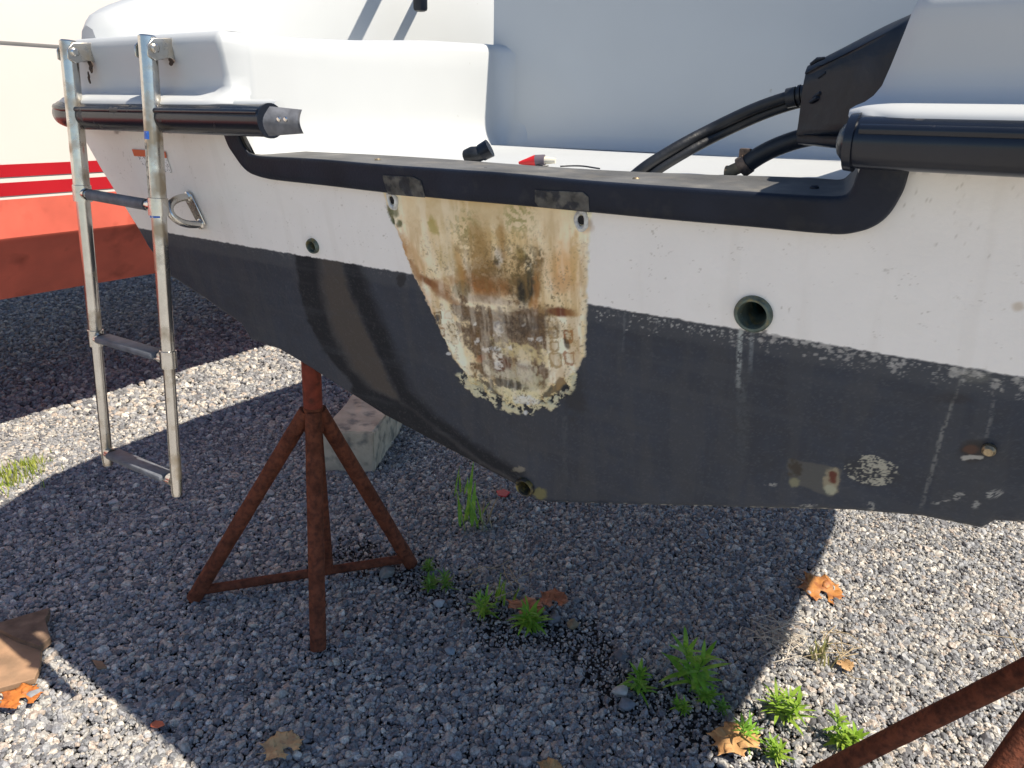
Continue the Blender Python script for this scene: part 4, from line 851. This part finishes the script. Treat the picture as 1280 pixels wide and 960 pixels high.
# ------------------------------------------------------------------ oak leaves
def leafmat(nm, c, c2): 
    m = mat(nm, c, .6, vary=.2, vscale=30, bump=.5, bscale=120, col2=c2, c2scale=40, c2lo=.5, c2hi=.62); return m
LEAF = [(0, -.16), (.012, .02), (.06, .10), (.20, .06), (.33, -.02), (.30, .09), (.34, .16), (.20, .17), (.08, .24), (.075, .36), (.20, .38), (.40, .32), (.40, .41), (.52, .48), (.41, .51), (.37, .58), (.24, .50), (.09, .50), (.08, .64), (.18, .70), (.33, .70), (.36, .79), (.40, .86), (.27, .85), (.21, .92), (.14, .81), (.06, .78), (.07, .88), (.13, .98), (.05, .97), (0, 1.05)]
LEAF2 = [(-x*.94, y*.97+.02) for x, y in LEAF[1:-1]][::-1]
def leaf(px, size, ang, col, col2, label, cl=.25, grp='fallen oak leaves', h=.024, seed=0, stem=True):
    rs = np.random.default_rng(seed); size *= 1.1; out = np.array(LEAF+LEAF2)*size; out[:, 0] *= 1.05
    bm = bmesh.new(); vs = [bm.verts.new((x, y, 0)) for x, y in out]; f = bm.faces.new(vs); bmesh.ops.triangulate(bm, faces=[f]); bmesh.ops.subdivide_edges(bm, edges=bm.edges[:], cuts=2); bmesh.ops.triangulate(bm, faces=bm.faces[:])
    k1, k2 = rs.uniform(-1, 1, 2)
    for v in bm.verts:
        x, y = v.co.x/size, v.co.y/size; v.co.z = size*(cl*.45*abs(x)**1.3*1.4*(1+.5*k1*y)+.06*k2*(y-.5)**2*2+.022*math.sin(y*14+k1*5)+.012*math.sin(x*19))
    me = bpy.data.meshes.new('oak_leaf'); bm.to_mesh(me); bm.free(); me.materials.append(leafmat('dry_leaf', col, col2)); me.polygons.foreach_set('use_smooth', [True]*len(me.polygons))
    o = bpy.data.objects.new('oak_leaf', me); COL.objects.link(o); g_ = G(*px); o.location = (g_[0], g_[1], h); o.rotation_euler = (rs.uniform(-.15, .15), rs.uniform(-.15, .15), R(ang))
    mo = o.modifiers.new('thick', 'SOLIDIFY'); mo.thickness = .0006
    return tag(o, label, 'leaf', grp)
leaf((998, 733), .125, -118, (.40, .17, .045), (.28, .10, .03), 'orange brown oak leaf lying across the shadow edge right of centre', .18, seed=1)
leaf((645, 757), .105, 210, (.42, .15, .06), (.28, .09, .035), 'rust brown oak leaf behind the weed in the shade', .3, seed=2, h=.03)
leaf((672, 757), .085, -100, (.32, .11, .045), (.20, .07, .03), 'darker oak leaf tucked right beside the rust brown leaf', .3, seed=3, h=.03)
leaf((888, 938), .11, -82, (.52, .30, .13), (.38, .20, .08), 'tan oak leaf under the weeds at the bottom edge', .2, seed=4, h=.02)
leaf((328, 952), .085, -60, (.52, .36, .18), (.38, .24, .12), 'curled tan leaf on the shadow edge at the bottom left', .3, seed=5)
leaf((0, 886), .085, -65, (.45, .15, .03), (.30, .09, .02), 'bright orange oak leaf beside the broken board', .2, seed=6)
leaf((672, 972), .055, -80, (.50, .30, .13), (.36, .2, .08), 'small tan leaf cut by the bottom edge of the picture', .25, seed=8)
leaf((1048, 832), .045, 190, (.42, .26, .12), (.30, .18, .08), 'narrow pale dry leaf in the sun below the yellowish tuft', .5, seed=9)
chunk('red_scrap', [(620, 613), (630, 611), (638, 615), (632, 621), (623, 619)], .004, .02, m_redv, 'small red scrap on the shaded gravel below the keel drain', 'scrap')
chunk('leaf_scrap', [(188, 904), (195, 900), (203, 901), (206, 906), (196, 910), (188, 908)], .002, .018, leafmat('red_leaf', (.55, .13, .06), (.4, .1, .05)), 'small orange red leaf scrap on the sunlit gravel at lower left', 'leaf scrap')

# ------------------------------------------------------------------ weeds
def weedmat(nm, c, c2):
    return mat(nm, c, .5, vary=.25, vscale=60, col2=c2, c2scale=30, c2lo=.45, c2hi=.6, trans=.0)
def green(c, c2):
    m = weedmat('weed_leaf', c, c2); N = m.node_tree.nodes; L_ = m.node_tree.links; p = N['Principled BSDF']; tr = N.new('ShaderNodeBsdfTranslucent'); mx = N.new('ShaderNodeMixShader'); mx.inputs[0].default_value = .35
    L_.new(p.inputs['Base Color'].links[0].from_socket, tr.inputs[0]); o = N['Material Output']; L_.new(p.outputs[0], mx.inputs[1]); L_.new(tr.outputs[0], mx.inputs[2]); L_.new(mx.outputs[0], o.inputs[0]); return m
m_g1 = green((.20, .43, .045), (.30, .50, .06)); m_g2 = green((.22, .38, .035), (.32, .44, .06)); m_g3 = green((.15, .33, .05), (.22, .40, .06)); m_g4 = green((.30, .40, .05), (.42, .44, .10)); m_dry = mat('dry_straw', (.34, .27, .17), .8, vary=.3, vscale=50)
def blade(mm, base, d, ln_, wd, bend, n=6, fold=.25, side=None):
    d = nrm(np.array(d, float)); up = np.array([0, 0, 1.]); hz = np.array([d[0], d[1], 0]); hz = nrm(hz) if np.linalg.norm(hz) > 1e-3 else np.array([1., 0, 0]); sd_ = np.array([-hz[1], hz[0], 0]); p = np.array(base, float); A = []
    for i in range(n+1):
        t = i/n; w_ = wd*math.sin(math.pi*min(1, .12+.88*t)**.8)**.7 if 0 < i < n else (wd*.25 if i == 0 else wd*.02)
        A.append([p-sd_*w_, p-up*w_*fold*.6, p+sd_*w_]); dd = nrm(d-up*bend*t*1.2); p = p+dd*ln_/n
    mm.grid(A)
def weed(px, size, kind, m, label, seed, grp=None, name='weed'):
    size *= 1.3; rs = np.random.default_rng(seed); wf, lf = rs.uniform(.65, 1.15), rs.uniform(.8, 1.2); g_ = G(*px); e = empty(name, (g_[0], g_[1], 0.002), label, 'weed', grp)
    mm = MB(); st_ = MB()
    if kind == 'rosette':     # leafy stem, leaves whorled all along
        for k in range(rs.integers(2, 4)):
            a = rs.uniform(0, 6.28); lean = np.array([math.cos(a)*.35, math.sin(a)*.35, 1]); hh = size*rs.uniform(.45, .85); off = rs.normal(0, size*.10, 3)*[1, 1, 0]
            P = [off+lean*hh*t+np.array([0, 0, 0]) for t in np.linspace(0, 1, 5)]; st_.tube(P, np.linspace(size*.022, size*.010, 5), seg=6)
            nl = 21
            for i in range(nl):
                t = .15+.85*i/nl; b = off+lean*hh*t; th_ = i*2.4+rs.uniform(-.3, .3); el_ = R(rs.uniform(0, 25)+50*t**2.5); d = (math.cos(th_)*math.cos(el_), math.sin(th_)*math.cos(el_), math.sin(el_))
                blade(mm, b, d, size*lf*rs.uniform(.35, .80)*(1.0-.2*t), size*wf*rs.uniform(.040, .070), rs.uniform(.1, .9))
    else:                     # grass tuft
        for i in range(kind):
            a = rs.uniform(0, 6.28); d = (math.cos(a)*rs.uniform(.05, .5), math.sin(a)*rs.uniform(.05, .5), 1)
            blade(mm, rs.normal(0, size*(.10+.004*kind), 3)*[1, 1, 0], d, size*rs.uniform(.5, 1.05), size*rs.uniform(.022, .04), rs.uniform(.0, .6), fold=.4)
    mm.build('leaves', m, e, smooth=True)
    if st_.n: st_.build('stem', m_g3, e)
    return e
GRP = 'weeds growing through the gravel'
weed((866, 862), .105, 'rosette', m_g1, 'tallest leafy weed at the shadow edge, left of the dry twigs', 21, GRP)
weed((884, 878), .05, 'rosette', m_g1, 'small weed at the foot of the tallest leafy weed', 22, GRP)
weed((800, 868), .062, 'rosette', m_g1, 'leafy weed beside the pale stone', 23, GRP)
weed((978, 900), .078, 'rosette', m_g2, 'bright sunlit weed on the shadow edge, above the tan leaf', 24, GRP)
weed((938, 932), .068, 'rosette', m_g1, 'weed growing next to the tan oak leaf', 25, GRP)
weed((972, 950), .055, 'rosette', m_g2, 'weed cut by the bottom edge below the bright sunlit weed', 26, GRP)
weed((1050, 932), .068, 'rosette', m_g2, 'sunlit weed just left of the right rusty leg', 27, GRP)
weed((661, 785), .062, 'rosette', m_g1, 'weed in front of the rust brown leaf in the shade', 28, GRP)
weed((607, 770), .070, 'rosette', m_g1, 'narrow leafy weed left of the rust brown leaf', 29, GRP)
weed((628, 752), .07, 14, m_g2, 'yellow green grass tuft behind the rust brown leaf', 30, GRP)
weed((538, 738), .042, 'rosette', m_g3, 'small weed right of the stand foot, left one of the pair', 31, GRP)
weed((561, 738), .048, 'rosette', m_g3, 'small weed right of the stand foot, right one of the pair', 32, GRP)
weed((535, 714), .034, 'rosette', m_g3, 'tiny weed nearest the right foot of the stand', 33, GRP)
weed((592, 660), .17, 11, m_g1, 'tall grass blades under the keel', 34, GRP)
weed((572, 622), .10, 5, m_g1, 'few grass blades behind the tall ones under the keel', 35, GRP)
weed((607, 660), .09, 8, m_dry, 'dry straw coloured grass at the foot of the tall blades', 36, GRP)
weed((1024, 826), .075, 22, green((.34, .36, .12), (.40, .34, .16)), 'yellowish grass tuft in the sun beside the shadow edge', 37, GRP)
weed((12, 600), .046, 220, m_g4, 'sunlit grass tuft at the left edge', 38, GRP)
weed((38, 584), .036, 130, m_g4, 'low sunlit grass just right of the tuft at the left edge', 39, GRP)
weed((900, 890), .03, 'rosette', m_g3, 'tiny weed between the tallest weed and the sunlit weed', 40, GRP)
weed((850, 888), .03, 'rosette', m_g1, 'tiny weed left below the tallest weed', 41, GRP)

# dry twigs
def twigs(name, px, n, rad, m, label, seed, cat='twigs', ln_=.11):
    rs = np.random.default_rng(seed); g_ = G(*px); mm = MB()
    for i in range(n):
        a = rs.uniform(0, 6.28); c = rs.normal(0, rad, 3)*[1, 1, 0]; c[2] = rs.uniform(.022, .042); d = np.array([math.cos(a), math.sin(a), rs.normal(0, .12)]); l_ = ln_*rs.uniform(.5, 1.2)
        mm.tube([c-d*l_/2, c+rs.normal(0, .006, 3)+[0, 0, .006], c+d*l_/2], [.0017, .0015, .0009], seg=5)
    o = mm.build(name, m); o.location = (g_[0], g_[1], .004); return tag(o, label, cat)
twigs('dry_twigs', (980, 808), 46, .040, mat('grey_twig', (.46, .41, .34), .85, vary=.3, vscale=40), 'bunch of dry grey twigs on the shadow edge above the sunlit weed', 51)
twigs('dry_straw', (1050, 828), 16, .04, m_dry, 'scattered pale straw in the sun right of the yellowish tuft', 52, 'straw')
twigs('dry_straw', (620, 735), 10, .06, m_dry, 'loose straw stalks among the weeds in the middle', 53, 'straw')
twigs('long_stalk', (1265, 812), 2, .01, m_dry, 'single pale stalk on the sunlit gravel at the right edge', 54, 'stalk', .16)

# larger stones
def rock(px, size, col, label, seed, fl_=.55, grp='larger stones lying on the gravel'):
    rs = np.random.default_rng(seed); bm = bmesh.new(); bmesh.ops.create_icosphere(bm, subdivisions=3, radius=1); off = rs.uniform(0, 50, 3)
    from mathutils import noise
    for v in bm.verts:
        nn = noise.noise_vector(v.co*.8+Vector(off)); v.co = v.co+nn*.55; v.co += noise.noise_vector(v.co*3+Vector(off))*.05
        v.co = Vector((v.co.x*size, v.co.y*size*.8, v.co.z*size*fl_))
    me = bpy.data.meshes.new('stone'); bm.to_mesh(me); bm.free(); me.materials.append(mat('field_stone', col, .75, vary=.2, vscale=60, bump=.5, bscale=120)); me.polygons.foreach_set('use_smooth', [True]*len(me.polygons)); me.set_sharp_from_angle(angle=R(40))
    o = bpy.data.objects.new('stone', me); COL.objects.link(o); g_ = G(*px); o.location = (g_[0], g_[1], .016); o.rotation_euler = (0, 0, rs.uniform(0, 6)); return tag(o, label, 'stone', grp)
rock((775, 868), .024, (.42, .42, .40), 'pale round stone left of the leafy weed', 61)
rock((797, 842), .022, (.22, .24, .27), 'blue grey stone just above the pale round stone', 62)
rock((783, 886), .022, (.15, .17, .20), 'dark slate stone just below the pale round stone', 63)
rock((775, 825), .020, (.12, .13, .15), 'dark angular stone in the dirt strip', 64)
rock((482, 720), .028, (.20, .20, .19), 'grey stone touching the crossbar by the right foot of the stand', 65)
rock((549, 759), .017, (.36, .38, .40), 'pale blue stone under the pair of small weeds', 66)
rock((562, 818), .016, (.20, .25, .30), 'bluish stone in the shaded gravel below the pale blue stone', 67)
rock((716, 786), .020, (.20, .16, .10), 'brown stone in the dirt right of the shaded leaves', 68, .6)
rock((694, 778), .022, (.14, .15, .17), 'dark grey stone beside the weed in front of the leaf', 69)
rock((336, 620), .026, (.34, .34, .33), 'pale flat stone between the ladder and the stand', 70, .35)
rock((141, 632), .020, (.38, .38, .38), 'pale flat stone below the lowest ladder step', 71, .35)
rock((44, 874), .024, (.22, .23, .25), 'grey stone beside the orange leaf at lower left', 72, .4)
rock((446, 652), .018, (.18, .18, .18), 'dull stone seen inside the stand legs', 73, .5)
rock((127, 716), .016, (.34, .35, .36), 'small pale stone alone in the shaded gravel at left', 74, .4)
rock((735, 728), .014, (.36, .36, .35), 'small white pebble in the shade under the keel', 75, .5)
rock((278, 706), .020, (.24, .23, .22), 'grey stone behind the left leg of the stand', 76, .4)

# keep every branch to thing > part > sub-part
for o in list(bpy.data.objects):
    ch = []; p = o
    while p.parent is not None: p = p.parent; ch.append(p)
    if len(ch) > 2: o.parent = ch[-2]
